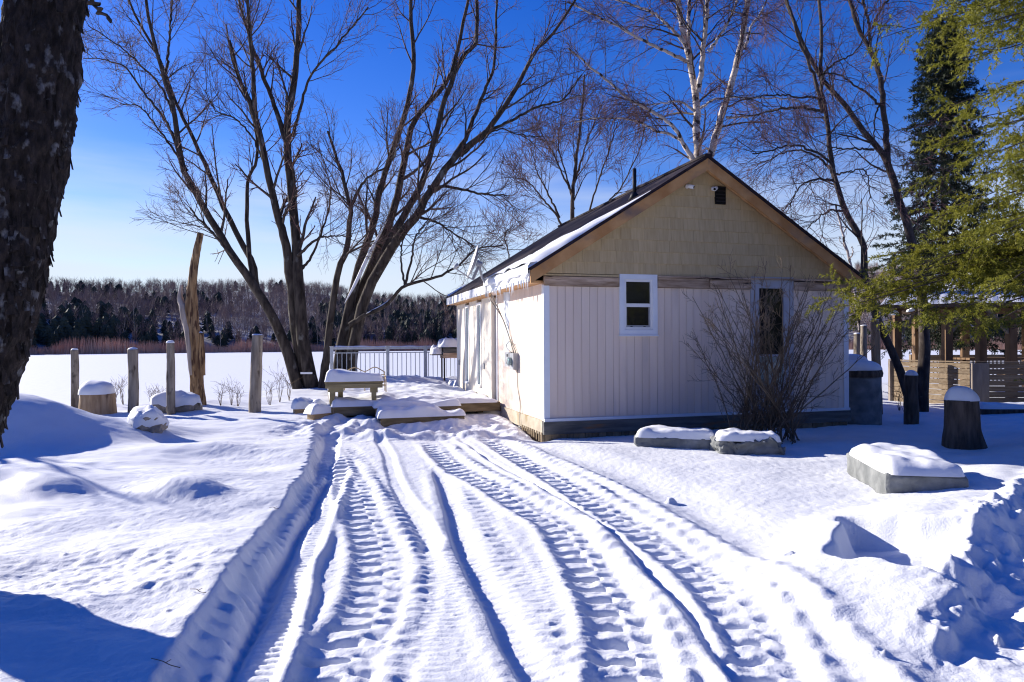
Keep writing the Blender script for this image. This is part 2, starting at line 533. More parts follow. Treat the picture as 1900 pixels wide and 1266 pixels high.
def log_mesh(pts, rad, sides=28, K=40, amp=0.06, seed=0, vs=2.2, hs=5.0, cap=True):
    """a knotty round log along the points with uneven surface"""
    c = smooth_line(pts, K)
    r = np.interp(np.linspace(0, 1, K), np.linspace(0, 1, len(rad)), rad)
    V, Q, _ = tubes(c[None], r[None], sides)
    cc = np.repeat(c, sides, axis=0)
    d = V - cc
    q = V * np.array((hs, hs, vs))
    nz = noise3(q + seed * 7.7, seed) + 0.5 * noise3(q * 2.3 + 3, seed + 1) + 0.3 * noise3(q * 5.1, seed + 2)
    V = cc + d * (1 + amp * nz)[:, None]
    Fs = [Q]
    if cap:
        V = np.concatenate([V, c[-1:]])
        ring = (K - 1) * sides + np.arange(sides)
        Fs.append(np.stack([ring, np.roll(ring, -1), np.full(sides, len(V) - 1)], 1))
    return V, Fs


# ---------------------------------------------------------------- the house frame (used by the ground too)
TH = math.atan(355 / 1267.0)
HC, HS = math.cos(TH), math.sin(TH)
HO = np.array((0.516, 10.9))
HW, HD = 5.83, 6.82


def hw(u, v):
    """house coordinates -> world x, y"""
    return np.array((HO[0] + HC * u - HS * v, HO[1] + HS * u + HC * v))


def wh(x, y):
    dx, dy = x - HO[0], y - HO[1]
    return HC * dx + HS * dy, -HS * dx + HC * dy

# ---------------------------------------------------------------- ground: snow with driveway and tyre tracks
class Curve:
    def __init__(s, px, z=0.0):
        p = np.array([G(a, b, z) for a, b in px])
        p = p[np.argsort(p[:, 1])]
        a = p[0] + (p[0] - p[1]) / np.linalg.norm(p[0] - p[1]) * 0.9
        p = np.concatenate([[a], p])
        c = smooth_line(np.c_[p, np.zeros(len(p))], 300)
        o = np.argsort(c[:, 1])
        c = c[o]
        s.x, s.y = c[:, 0], c[:, 1]
        seg = np.r_[0, np.cumsum(np.hypot(np.diff(s.x), np.diff(s.y)))]
        s.s = seg
        s.g = np.gradient(s.x, s.y + np.arange(300) * 1e-9)
        s.y0, s.y1 = s.y[0], s.y[-1]

    def at(s, x, y):
        xc = np.interp(y, s.y, s.x)
        g = np.interp(y, s.y, s.g)
        cs = 1 / np.sqrt(1 + g * g)
        u = (x - xc) * cs
        return u, np.interp(y, s.y, s.s) + u * g * cs


EDGE_L = Curve([(592, 800), (578, 860), (545, 930), (492, 1010), (425, 1130), (318, 1266)], 0.08)
EDGE_R = Curve([(985, 826), (1080, 858), (1200, 905), (1330, 980), (1480, 1085), (1640, 1215)], 0.02)
TRACKS = [
    # centre line in the photograph, tread kind, strength, fade-in
    (Curve([(612, 812), (600, 860), (570, 925), (520, 1005), (455, 1120), (365, 1266)], -0.04), 'edge', 1.0),
    (Curve([(622, 870), (598, 930), (560, 1000), (522, 1080), (485, 1180), (452, 1266)], -0.05), 'fine', 1.0),
    (Curve([(628, 840), (652, 900), (676, 960), (694, 1020), (692, 1085), (664, 1160), (606, 1266)]), 'lug', 1.0),
    (Curve([(640, 820), (690, 880), (742, 945), (776, 1010), (775, 1090), (752, 1180), (712, 1266)]), 'small', 0.8),
    (Curve([(698, 806), (718, 850), (738, 905), (766, 950)]), 'smooth', 0.8),
    (Curve([(818, 872), (838, 945), (866, 1020), (905, 1100), (952, 1190), (998, 1266)], -0.02), 'cut', 1.0),
    (Curve([(868, 905), (905, 975), (950, 1050), (1010, 1130), (1070, 1210), (1110, 1266)]), 'small', 0.75),
    (Curve([(796, 822), (850, 868), (930, 915), (1015, 968), (1075, 1032), (1115, 1110), (1142, 1190), (1160, 1266)]), 'lug', 1.15),
    (Curve([(838, 806), (900, 850), (1010, 912), (1110, 975), (1195, 1060), (1285, 1165), (1350, 1266)]), 'ridge', 1.0),
    (Curve([(905, 816), (975, 858), (1090, 930), (1215, 1010), (1310, 1085), (1372, 1160), (1402, 1215), (1425, 1266)]), 'lug', 1.1),
    (Curve([(940, 818), (1030, 862), (1150, 920), (1280, 995), (1400, 1075), (1510, 1160), (1610, 1245)]), 'berm', 1.0),
]
crg = random.Random(5)
CLODS = [(*G(1242, 922, 0.08), 0.05, 0.06), (*G(1452, 1034, 0.12), 0.05, 0.035), (*G(1120, 975, 0.0), 0.03, 0.03)]
for _k in range(46):                     # crumbs of snow thrown along the ploughed edge and the left wall
    _t = crg.random()
    if _k < 26:
        _x = 1.9 + 2.3 * _t
        CLODS.append((_x + crg.gauss(0.12, 0.16), _x + 1.42 + crg.gauss(-0.12, 0.16), 0.012 + 0.04 * crg.random() ** 2, 0.01 + 0.035 * crg.random() ** 2))
    else:
        _g = G(540 + crg.gauss(60, 240), 1000 + 200 * crg.random(), 0.05)
        CLODS.append((_g[0], _g[1], 0.008 + 0.018 * crg.random() ** 2, 0.006 + 0.014 * crg.random() ** 2))


def gauss(x, y, cx, cy, rx, ry, rot=0.0, p=1.0):
    c, s = math.cos(rot), math.sin(rot)
    dx, dy = x - cx, y - cy
    a, b = (c * dx + s * dy) / rx, (-s * dx + c * dy) / ry
    return np.exp(-((a * a + b * b) ** p))


def lugs(s, period, sharp):
    return np.clip(np.cos(2 * math.pi * s / period), 0, 1) ** sharp


def track_z(x, y):
    z = np.zeros_like(x)
    for k, (c, kind, st) in enumerate(TRACKS):
        m = (y > c.y0 - 0.3) & (y < c.y1 + 0.3)
        u, s = c.at(x, y)
        m &= np.abs(u) < 0.7
        if not m.any():
            continue
        u, s, yy, xx = u[m], s[m], y[m], x[m]
        fade = sm(c.y1 + 0.25, c.y1 - 0.7, yy) * st
        wob = 0.02 * noise2(s * 1.7, s * 0 + k, 40 + k)
        u = u + wob
        irr = 0.7 + 0.45 * noise2(s * 2.3, u * 3 + k, 60 + k)
        sj = s + 0.022 * noise2(s * 2.6, s * 0, 70 + k) + 0.012 * noise2(s * 9, u * 6, 75 + k)
        cell = np.floor(sj / 0.19 + 0.5)
        cr = 0.5 * _hash(cell, cell * 0, cell * 0 + k, 81) + 0.5          # one lug is not the next
        cr2 = _hash(cell, cell * 0 + 3, cell * 0 + k, 83)
        lugd = 0.45 + 0.75 * cr
        us = u + 0.018 * cr2
        soft = 0.6 + 0.55 * noise2(s * 0.9, s * 0 + k, 85 + k)
        lugd = lugd * np.clip(soft + 0.25, 0.35, 1.15)
        s_ = 0.19
        h = 0
        if kind == 'lug':
            h = -0.016 * sm(0.22, 0.12, np.abs(u - 0.02))
            h = h - 0.125 * lugd * lugs(sj - (0.10 + 0.12 * cr2) * u, 0.19, 1.4 + 1.6 * cr) * np.clip(1 - ((us + 0.06) / (0.115 + 0.02 * cr2)) ** 2, 0, 1) ** 0.7
            h = h - 0.050 * irr * lugs(sj + 0.095 + 0.25 * u, 0.19, 2.4) * np.clip(1 - ((us - 0.125) / 0.065) ** 2, 0, 1) ** 0.8 * (0.5 + 0.6 * soft)
            h = h + 0.006 * fbm2(xx * 14, yy * 14, 2, 90 + k) * sm(0.3, 0.15, np.abs(u))
            h = h + 0.030 * irr * np.exp(-((u - 0.27) / 0.06) ** 2) * (0.75 + 0.35 * np.cos(2 * math.pi * sj / 0.19))
            h = h + 0.018 * np.exp(-((u + 0.22) / 0.05) ** 2)
        elif kind == 'small':
            h = -0.022 * irr * lugs(sj, 0.16, 1.0) * sm(0.075, 0.03, np.abs(u)) - 0.012 * sm(0.16, 0.08, np.abs(u))
            h = h - 0.004 * lugs(sj * 1.0, 0.055, 1) * sm(0.17, 0.1, np.abs(u - 0.13))
        elif kind == 'fine':
            h = -0.055 * sm(0.15, 0.10, np.abs(u)) - 0.010 * lugs(sj, 0.062, 1) * sm(0.14, 0.1, np.abs(u))
            h = h + 0.045 * irr * np.exp(-((u + 0.18) / 0.045) ** 2) + 0.05 * irr * np.exp(-((u - 0.19) / 0.04) ** 2)
        elif kind == 'edge':
            h = -0.07 * sm(0.17, 0.08, np.abs(u)) - 0.030 * irr * lugs(sj + 0.2 * u, 0.17, 1.0) * sm(0.15, 0.06, np.abs(u))
        elif kind == 'smooth':
            h = -0.035 * sm(0.10, 0.04, np.abs(u)) + 0.012 * np.exp(-((u - 0.12) / 0.04) ** 2)
        elif kind == 'cut':
            h = -0.050 * sm(-0.13, -0.085, u) * sm(0.16, -0.02, u) - 0.006 * irr * lugs(sj + 0.1 * u, 0.085, 1.0) * sm(0.18, 0.08, np.abs(u - 0.04))
            h = h + 0.015 * np.exp(-((u + 0.19) / 0.06) ** 2)
        elif kind == 'ridge':
            h = 0.038 * irr * np.exp(-((u + 0.06) / 0.05) ** 2) - 0.042 * irr * np.exp(-((u - 0.02) / 0.035) ** 2)
        elif kind == 'berm':
            h = 0.050 * np.exp(-((u - 0.05) / 0.09) ** 2) * (0.7 + 0.45 * irr + 0.14 * np.cos(2 * math.pi * sj / 0.19)) + 0.015 * irr * np.exp(-((u - 0.2) / 0.1) ** 2)
        z[m] += h * fade
    return z


def ground_z(x, y, fine=True):
    x, y = np.asarray(x, float), np.asarray(y, float)
    z = np.zeros_like(x)
    ul, _ = EDGE_L.at(x, y)
    ur, _ = EDGE_R.at(x, y)
    _, sl_ = EDGE_L.at(x, y)
    ragged = 0.03 * noise2(y * 5, x * 3, 5) + 0.015 * noise2(y * 13, x * 6, 6) + 0.028 * np.cos(2 * math.pi * (sl_ + 0.03 * noise2(sl_ * 3, sl_ * 0, 8)) / 0.17)
    nearm = sm(13.0, 10.8, y)
    left = sm(0.06, -0.10, ul + ragged)
    right = sm(-0.05, 0.55, ur)
    z += 0.14 * left * nearm
    z += 0.07 * right * sm(11.0, 9.4, y) * sm(-1.0, 1.5, y + x)
    # rise towards the deck and the bank by the lake
    z += 0.16 * sm(10.6, 12.3, y) * sm(1.2, -0.4, x) + 0.02 * sm(-3.5, -6.5, x) * sm(7, 11, y)
    # broad undulation of the untouched snow
    fieldm = np.clip(left + sm(1.5, 4.0, x), 0, 1)
    z += fieldm * (0.045 * fbm2(x * 0.55 + 3, y * 0.7, 3, 11) + 0.014 * fbm2(x * 1.3 + y * 0.9, y * 2.6 - x * 0.5, 3, 12))
    z += 0.012 * fbm2(x * 1.1, y * 1.1, 3, 13)
    # big drift at the left and smaller humps
    z += 0.74 * gauss(x, y, -7.6, 9.8, 1.55, 0.95, 0.0, 1.35)
    z += 0.14 * gauss(x, y, -5.75, 10.6, 0.7, 0.5, 0.0, 1.2)
    for (px, py, w, h, zz) in ((92, 884, 0.40, 0.13, 0.25), (352, 896, 0.40, 0.15, 0.22), (20, 858, 0.7, 0.12, 0.3)):
        c = G(px, py, zz)
        z += h * gauss(x, y, c[0] - 0.1, c[1] + 0.12, w, w * 0.62, -0.25, 1.5)
    z += 0.10 * gauss(x, y, -4.3, 9.2, 1.0, 0.45, 0.1) - 0.05 * gauss(x, y, -3.4, 8.2, 1.2, 0.6)
    # hump outside the frame at the left, hollow in front of it
    z -= 0.07 * gauss(x, y, -2.75, 4.35, 0.65, 0.40, 0.2, 2.0)
    crumb = sm(0.25, 1.0, gauss(x, y, -2.55, 4.25, 1.0, 0.75, 0.2, 1.0))
    z += crumb * 0.012 * fbm2(x * 11, y * 11, 3, 21)
    # ploughed bank at the right
    q = (y - (x + 1.42)) / 1.41421
    p = (x + y) / 1.41421
    hc = np.interp(p, [3.5, 3.9, 4.6, 5.4, 6.4, 7.4, 9.0], [0, 0.10, 0.18, 0.22, 0.20, 0.14, 0.08])
    rg = 0.11 * fbm2(x * 2.6, y * 2.6, 4, 31)
    cliff = sm(-0.26, 0.06, q + rg)
    fall = sm(1.35, 0.35, q) * sm(3.5, 4.0, p)
    bank = hc * cliff * fall
    bank += 0.05 * np.exp(-((q - 0.10) / 0.10) ** 2) * sm(4.2, 5.2, p) * (1 + 1.2 * fbm2(x * 6, y * 6, 3, 33))
    z += bank * sm(0.0, 1.6, x)
    foot = sm(0.35, -0.1, q) * sm(-0.95, -0.3, q) * sm(3.4, 4.2, p)
    z += foot * np.clip(0.05 * fbm2(x * 4.2, y * 4.2, 3, 35) + 0.02, 0, 1)
    z -= 0.035 * sm(0.1, -0.4, q) * sm(3.2, 4, p) * sm(1.4, 2.0, x)
    cl = 4 * cliff * (1 - cliff) * fall
    z += cl * (0.05 * fbm2(x * 7, y * 7, 3, 36) + 0.015 * fbm2(x * 22, y * 22, 2, 38)) * sm(0.0, 1.6, x)
    for (cx_, cy_, cr_, ch_) in CLODS:
        m = (np.abs(x - cx_) < 0.25) & (np.abs(y - cy_) < 0.25)
        if m.any():
            dx, dy = x[m] - cx_, y[m] - cy_
            z[m] += ch_ * np.clip(1 - ((dx * dx + dy * dy) / cr_ ** 2) * (1 + 0.5 * noise2(dx * 30, dy * 30, 3)), 0, 1) ** 0.5
    # bowl with a sharp lip in the bank
    cx_, cy_ = 2.30, 4.88
    a_ = 0.86 * (x - cx_) - 0.51 * (y - cy_) + 0.05 * noise2(x * 4, y * 4, 37)
    b_ = 0.51 * (x - cx_) + 0.86 * (y - cy_) + 0.05 * noise2(x * 5 + 9, y * 5, 39)
    dep = sm(-0.02, 0.10, a_) * sm(1.25, 0.50, a_) * sm(0.62, 0.48, np.abs(b_ + 0.20 * a_))
    z -= 0.25 * dep
    z += 0.055 * np.exp(-((a_ + 0.10) / 0.18) ** 2) * sm(1.0, 0.45, np.abs(b_))
    # trampled snow between the driveway end and the deck, lumpy ridge at its end
    tr = sm(10.3, 11.4, y) * sm(13.4, 12.6, y) * sm(-4.2, -3.4, x) * sm(0.9, 0.2, x)
    z += tr * (0.055 * fbm2(x * 1.9, y * 1.9, 4, 41) + 0.03 * fbm2(x * 5, y * 5, 2, 42))
    z += 0.10 * np.exp(-((y - 11.05 - 0.15 * noise2(x * 1.5, x * 0, 43)) / 0.16) ** 2) * sm(-3.3, -2.9, x) * sm(0.0, -1.2, x) * (0.8 + 0.6 * noise2(x * 4, y * 4, 44))
    # hollow along the side wall of the house
    hu, hv = wh(x, y)
    z -= 0.10 * np.exp(-((hu + 0.02) / 0.14) ** 2) * sm(-0.3, 0.2, hv) * sm(2.9, 2.5, hv)
    # the bank down to the frozen lake
    yc = np.interp(x, [-60, -12, -8.2, -6.6, -4.6, 4, 9, 60], [15.0, 15.2, 16.0, 20.6, 21.4, 22.5, 24, 26]) + 0.5 * noise2(x * 0.5, x * 0, 51)
    z -= 2.0 * sm(yc, yc + 4.5, y)
    if fine:
        z = z + track_z(x, y) * sm(12.5, 10.8, y)
        z = z + 0.0025 * fbm2(x * 16, y * 16, 2, 61) + 0.0022 * noise2(x * 45, y * 45, 63)
    return z


def gz(x, y):
    return float(ground_z(np.array([x]), np.array([y]), False)[0])


def seq(*parts):
    out = []
    for a, b, n in parts:
        out.append(np.linspace(a, b, n, endpoint=False))
    return np.concatenate(out + [[parts[-1][1]]])


gx = seq((-70, -20, 26), (-20, -9, 36), (-9, -4.0, 110), (-4.0, 4.4, 560), (4.4, 9, 100), (9, 20, 36), (20, 70, 26))
gy = seq((-60, -8, 20), (-8, 2.2, 40), (2.2, 5.0, 250), (5.0, 8.0, 170), (8.0, 13.0, 170), (13, 18, 70), (18, 32, 50))
XX, YY = np.meshgrid(gx, gy, indexing='xy')
ZZ = ground_z(XX, YY)
ny, nx = XX.shape
idx = np.arange(nx * ny).reshape(ny, nx)
Q = np.stack([idx[:-1, :-1], idx[:-1, 1:], idx[1:, 1:], idx[1:, :-1]], -1).reshape(-1, 4)
tag(link('ground', mesh_np('ground', np.stack([XX, YY, ZZ], -1).reshape(-1, 3), [Q], M['snow'])), 'snow covered yard with tyre tracks leading to the cottage', kind='structure')

# frozen lake
lx, ly = np.linspace(-900, 900, 60), np.r_[np.linspace(14, 60, 60), np.linspace(64, 420, 40)]
XX, YY = np.meshgrid(lx, ly)
ZZ = -1.2 + 0.02 * noise2(XX * 0.2, YY * 0.2, 3)
idx = np.arange(XX.size).reshape(XX.shape)
Q = np.stack([idx[:-1, :-1], idx[:-1, 1:], idx[1:, 1:], idx[1:, :-1]], -1).reshape(-1, 4)
tag(link('lake', mesh_np('lake', np.stack([XX, YY, ZZ], -1).reshape(-1, 3), [Q], M['snow'])), 'frozen lake under flat white snow', kind='structure')

# hills beyond the lake
az = np.linspace(-1.35, 1.35, 160)
rd = np.r_[205, 212, 225, 245, 270, 300, 335, 370, 400, 430, 520, 800]
AZ, RD = np.meshgrid(az, rd)


def hill_z(a, r):
    top = 30.0 + 1.6 * np.sin(a * 5 + 1) + 1.2 * np.sin(a * 13) - 6.0 * sm(-0.30, -0.16, a) * sm(0.3, 0.1, a) + 9 * sm(0.35, 0.55, a)
    return -1.35 + 0.9 * sm(205, 213, r) + top * np.clip((r - 212) / 190, 0, 1) ** 0.85


ZZ = hill_z(AZ, RD)
idx = np.arange(AZ.size).reshape(AZ.shape)
Q = np.stack([idx[:-1, :-1], idx[:-1, 1:], idx[1:, 1:], idx[1:, :-1]], -1).reshape(-1, 4)
tag(link('hill', mesh_np('hill', np.stack([RD * np.sin(AZ), RD * np.cos(AZ), ZZ], -1).reshape(-1, 3), [Q], M['hill'])), 'low wooded hill across the lake', kind='structure')


def far_conifer(h, w, n=7, s=7):
    V, T = [], []
    for k in range(n):
        z0 = h * (0.10 + 0.86 * k / n)
        z1 = z0 + h * 0.26
        r = w * (1 - k / n) ** 0.85 + 0.12
        b = len(V)
        ph = rng.random() * 6
        for j in range(2 * s):
            a = ph + j * math.pi / s
            q = r * (1.0 if j % 2 == 0 else 0.55) * (0.8 + 0.4 * rng.random())
            V.append((q * math.cos(a), q * math.sin(a), z0 - (0.05 * h if j % 2 == 0 else -0.02 * h) * rng.random()))
        V.append((0, 0, min(z1, h)))
        for j in range(2 * s):
            T.append((b + j, b + (j + 1) % (2 * s), b + 2 * s))
    return np.array(V), np.array(T)


def far_bare(h, w, n=46):
    V, T = [], []
    for k in range(n + 1):
        if k == 0:
            p0, p1, wd = np.zeros(3), np.array((0.2, 0, h * 0.8)), 0.16
        else:
            z = h * (0.30 + 0.5 * rng.random())
            a = rng.random() * 6.28
            rr = w * (0.25 + 0.75 * rng.random())
            p0 = np.array((0, 0, z)) + np.array((math.cos(a), math.sin(a), 0)) * rr * 0.25
            p1 = np.array((math.cos(a) * rr, math.sin(a) * rr, z + h * (0.10 + 0.28 * rng.random()) * (1.1 - rr / w * 0.4)))
            wd = 0.055 + 0.05 * rng.random()
        d = p1 - p0
        sd = np.cross(d, rng.normal(size=3))
        sd = sd / np.linalg.norm(sd) * wd
        b = len(V)
        V += [p0 - sd, p0 + sd, p1]
        T.append((b, b + 1, b + 2))
    return np.array(V), np.array(T)


con = [far_conifer(1.0, 0.2 + 0.05 * i / 4) for i in range(5)]
bare = [far_bare(1.0 * 12, 3.2) for i in range(6)]
trunkm = [far_bare(1.0 * 13, 1.6, 10) for i in range(3)]
Vs, Ts, Ms, n0 = [], [], [], 0
NT = 11500
fa = -0.95 + 1.9 * rng.random(NT)
fr = 210 + 205 * rng.random(NT) ** 1.1
for a, r in zip(fa, fr):
    cl = noise2(np.array([a * 9.0]), np.array([r * 0.02]), 77)[0]
    pc = 0.30 + 0.55 * cl - 0.34 * sm(228, 300, r) + 0.30 * sm(232, 212, r)
    x = rng.random()
    if x < pc:
        V, T = con[rng.integers(5)]
        hh = (2.8 + 5.2 * rng.random()) * (0.8 if r < 222 else 1)
        V = V * np.array((hh, hh, hh))
        mi = 0
    elif x < pc + 0.05:
        V, T = trunkm[rng.integers(3)]
        V = V * (0.6 + 0.3 * rng.random())
        mi = 2
    else:
        V, T = bare[rng.integers(6)]
        V = V * (0.42 + 0.32 * rng.random())
        mi = 1
    c, s = math.cos(a * 97), math.sin(a * 97)
    V = V @ np.array(((c, s, 0), (-s, c, 0), (0, 0, 1)))
    Vs.append(V + np.array((r * math.sin(a), r * math.cos(a), float(hill_z(a, r)) - 0.2)))
    Ts.append(T + n0)
    Ms.append(np.full(len(T), mi))
    n0 += len(V)
tag(link('forest', mesh_np('forest', np.concatenate(Vs), [np.concatenate(Ts)], [M['forest_conifer'], M['forest_bare'], M['forest_birch']], False, np.concatenate(Ms))),
    'dark mixed winter forest across the lake', 'forest', kind='stuff')

# brush along the far shore
NB = 26000
a = -0.9 + 1.8 * rng.random(NB)
r = 203.5 + 9 * rng.random(NB)
h = (1.9 + 2.6 * rng.random(NB)) * (0.8 + 0.35 * noise2(a * 40, a * 0, 5))
p0 = np.stack([r * np.sin(a), r * np.cos(a), np.full(NB, -1.25)], -1)
lean = rng.normal(size=(NB, 3)) * 0.5
lean[:, 2] = 0
tipp = p0 + lean + np.stack([0 * a, 0 * a, h], -1)
sd = np.stack([np.cos(a), -np.sin(a), 0 * a], -1) * (0.05 + 0.06 * rng.random(NB))[:, None]
V = np.stack([p0 - sd, p0 + sd, tipp], 1).reshape(-1, 3)
tag(link('shore_brush', mesh_np('shore_brush', V, [np.arange(NB * 3).reshape(-1, 3)], M['brush'], False)),
    'reddish brown brush along the far shore of the lake', 'brush', kind='stuff')

# two spruces that stand above the ridge of the far wood
for px, py, hh, lab in ((121, 508, 17.0, 'tall spruce sticking out above the far forest ridge'), (186, 516, 14.0, 'shorter spruce on the far forest ridge beside the tall one')):
    d = 395.0
    tip = P(px, py, d)
    t = thing('spruce_tree', lab, 'tree', (tip[0], tip[1], tip[2] - hh), group='spruces on the far ridge')
    V, T = far_conifer(hh, hh * 0.17, 11, 8)
    link('crown', mesh_np('crown', V, [T], M['forest_conifer'], False), t)
    MB().tube([(0, 0, -3), (0, 0, hh * 0.8)], [0.25, 0.05], 6).build('trunk', M['alder'], t)

# ---------------------------------------------------------------- the cottage
RIDGE_U, EAVE_L, EAVE_R = 2.815, -0.30, 5.93
Z_RIDGE, Z_EAVE = 4.67, 2.72
PITCH = (Z_RIDGE - Z_EAVE) / (RIDGE_U - EAVE_L)
OV = 0.25                                 # roof overhang at the gables
Z_SID0, Z_SID1, Z_BAND1 = 0.29, 2.447, 2.62


def roof_top(u):
    return Z_RIDGE - PITCH * abs(u - RIDGE_U)


house = thing('cottage', 'small pale cottage with tan shingled gable and dark roof', 'house', (HO[0], HO[1], 0), TH)
# inner shell of the walls, just behind the boards
core = MB()
core.box((0.03, 0.03, 0.0), (HW - 0.03, HD - 0.03, 2.50))
zt = roof_top(0.03) - 0.22
V = np.array([(0.03, 0.03, 2.50), (HW - 0.03, 0.03, 2.50), (RIDGE_U, 0.03, Z_RIDGE - 0.24), (0.03, HD - 0.03, 2.50), (HW - 0.03, HD - 0.03, 2.50), (RIDGE_U, HD - 0.03, Z_RIDGE - 0.24)])
core.add(V, [np.array([(0, 1, 2), (5, 4, 3)]), np.array([(0, 3, 4, 1), (0, 2, 5, 3), (1, 4, 5, 2)])])
core.build('wall', material('wall_core', (0.12, 0.10, 0.09), (0.16, 0.14, 0.13)), house)

WIN = (1.298, 1.985, 1.66, 2.665)          # window opening with its trim: u0, u1, z0, z1
DOOR = (3.79, 4.655, Z_SID0 + 0.02, 2.672)


def cut(u0, u1, z0, z1, holes):
    """vertical strip minus the openings"""
    segs = [(z0, z1)]
    for a, b, c, d in holes:
        if u1 > a + 0.005 and u0 < b - 0.005:
            new = []
            for s, e in segs:
                if c > s + 0.01:
                    new.append((s, min(e, c)))
                if d < e - 0.01:
                    new.append((max(s, d), e))
            segs = [q for q in new if q[1] - q[0] > 0.01]
    return segs


# vertical siding boards of the gable wall
pitch = 0.1385
k, u = 0, 0.085
edges = [u]
while u < HW - 0.09:
    nxt = min(u + pitch, HW - 0.085)
    # split at the sides of the openings
    for h in (WIN, DOOR):
        for e in (h[0], h[1]):
            if u + 0.02 < e < nxt - 0.02:
                nxt = e
                break
    edges.append(nxt)
    u = nxt
for a, b in zip(edges[:-1], edges[1:]):
    for z0, z1 in cut(a, b, Z_SID0 + 0.035, Z_SID1, (WIN, DOOR)):
        piece('siding_board', house, 'siding', (a + 0.0022, 0.0, z0), (b - 0.0022, 0.03, z1))
        piece('batten', house, 'siding', (b - 0.024, -0.0025, z0), (b - 0.010, 0.006, z1))
# side wall boards (near part) and the thicker flat part beyond the door
v = 0.085
while v < 3.12:
    b = min(v + 0.105, 3.13)
    piece('siding_board', house, 'siding', (0.0, v + 0.0025, Z_SID0), (0.03, b - 0.0025, Z_SID1 + 0.06))
    v = b
V2 = 3.16
S0 = -0.09
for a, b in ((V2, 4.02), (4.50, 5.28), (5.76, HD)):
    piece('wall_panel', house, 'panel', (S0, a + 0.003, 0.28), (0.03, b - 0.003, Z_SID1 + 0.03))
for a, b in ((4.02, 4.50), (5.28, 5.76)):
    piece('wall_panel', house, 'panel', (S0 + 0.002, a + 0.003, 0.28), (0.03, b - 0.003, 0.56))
    w = MB().box((S0 - 0.012, a + 0.03, 0.56), (0.02, a + 0.09, 2.42)).box((S0 - 0.012, b - 0.09, 0.56), (0.02, b - 0.03, 2.42)).box((S0 - 0.011, a + 0.09, 2.36), (0.02, b - 0.09, 2.42)).build('window', M['white'], house)
    piece('window_pane', w, 'glasslit', (S0 + 0.03, a + 0.09, 0.62), (0.02, b - 0.09, 2.36))
    piece('window_sill', w, 'white', (S0 - 0.04, a + 0.02, 0.575), (0.02, b - 0.02, 0.62))
for v in (3.72, 6.45):
    piece('outlet_box', house, 'steel', (S0 - 0.03, v, 0.98), (S0 + 0.01, v + 0.07, 1.10))
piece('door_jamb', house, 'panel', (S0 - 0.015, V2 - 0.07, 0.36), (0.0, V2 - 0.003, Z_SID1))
piece('door_trim', house, 'white', (-0.02, V2 - 0.21, 0.36), (0.0, V2 - 0.09, Z_SID1))
# right and rear wall, board by board where the place could be seen from the side
v = 0.085
while v < HD - 0.1:
    b = min(v + 0.28, HD - 0.085)
    piece('siding_board', house, 'siding', (HW - 0.03, v + 0.004, Z_SID0), (HW, b - 0.004, Z_SID1 + 0.06))
    v = b
u = 0.085
while u < HW - 0.1:
    b = min(u + 0.28, HW - 0.085)
    piece('siding_board', house, 'siding', (u + 0.004, HD - 0.03, Z_SID0), (b - 0.004, HD, Z_SID1 + 0.06))
    u = b
# corner trims and the drip strip under the siding
for (a, b) in (((-0.014, -0.014), (0.085, 0.0)), ((HW - 0.085, -0.014), (HW + 0.014, 0.0)),
               ((-0.014, 0.0), (0.0, 0.085)), ((HW, 0.0), (HW + 0.014, 0.085)), ((-0.014, HD - 0.085), (0.0, HD)), ((HW, HD - 0.085), (HW + 0.014, HD))):
    piece('corner_trim', house, 'trim', (a[0], a[1], Z_SID0), (b[0], b[1], Z_SID1 + 0.02))
piece('drip_strip', house, 'trim', (-0.016, -0.045, Z_SID0 - 0.012), (HW + 0.016, 0.006, Z_SID0 + 0.035))
# sill beam and skirting underneath
piece('sill_beam', house, 'beam', (-0.03, -0.055, 0.075), (HW + 0.02, 0.03, Z_SID0 - 0.012))
piece('foundation_strip', house, 'foundation', (-0.035, 0.03, 0.06), (0.03, 2.62, Z_SID0 - 0.002))
piece('foundation_strip', house, 'foundation', (HW - 0.03, 0.03, -0.05), (HW + 0.015, HD, Z_SID0 - 0.002))
u = 0.0
while u < HW - 0.05:
    b = min(u + 0.10 + 0.05 * random.random(), HW - 0.04)
    piece('skirt_board', house, 'skirt', (u + 0.004, -0.02 - 0.012 * random.random(), -0.25), (b - 0.004, 0.03, 0.08))
    u = b
v = 0.03
while v < 1.1:
    piece('skirt_board', house, 'skirt', (-0.045, v, -0.25), (0.02, v + 0.055, 0.10))
    v += 0.10 + 0.04 * random.random()

# weathered planks of the band over the siding
for a, b, dz in ((-0.01, WIN[0] - 0.012, 0.0), (WIN[1] + 0.012, 2.95, 0.01), (2.97, DOOR[0] - 0.012, 0.0), (DOOR[1] + 0.012, HW + 0.01, -0.01)):
    piece('band_plank', house, 'oldwood', (a, -0.05, Z_SID1 + 0.006), (b, 0.02, Z_BAND1 - 0.02 + dz))
piece('band_cap', house, 'shingle', (-0.005, -0.035, Z_BAND1 - 0.008), (WIN[0] - 0.012, 0.02, Z_BAND1 + 0.022))
piece('band_cap', house, 'oldwood', (WIN[1] + 0.012, -0.065, Z_BAND1 - 0.004), (HW + 0.005, 0.02, Z_BAND1 + 0.026))


def clip_poly(poly, f):
    out = []
    for i in range(len(poly)):
        a, b = poly[i], poly[(i + 1) % len(poly)]
        fa, fb = f(a), f(b)
        if fa >= 0:
            out.append(a)
        if fa * fb < 0:
            t = fa / (fa - fb)
            out.append((a[0] + t * (b[0] - a[0]), a[1] + t * (b[1] - a[1])))
    return out


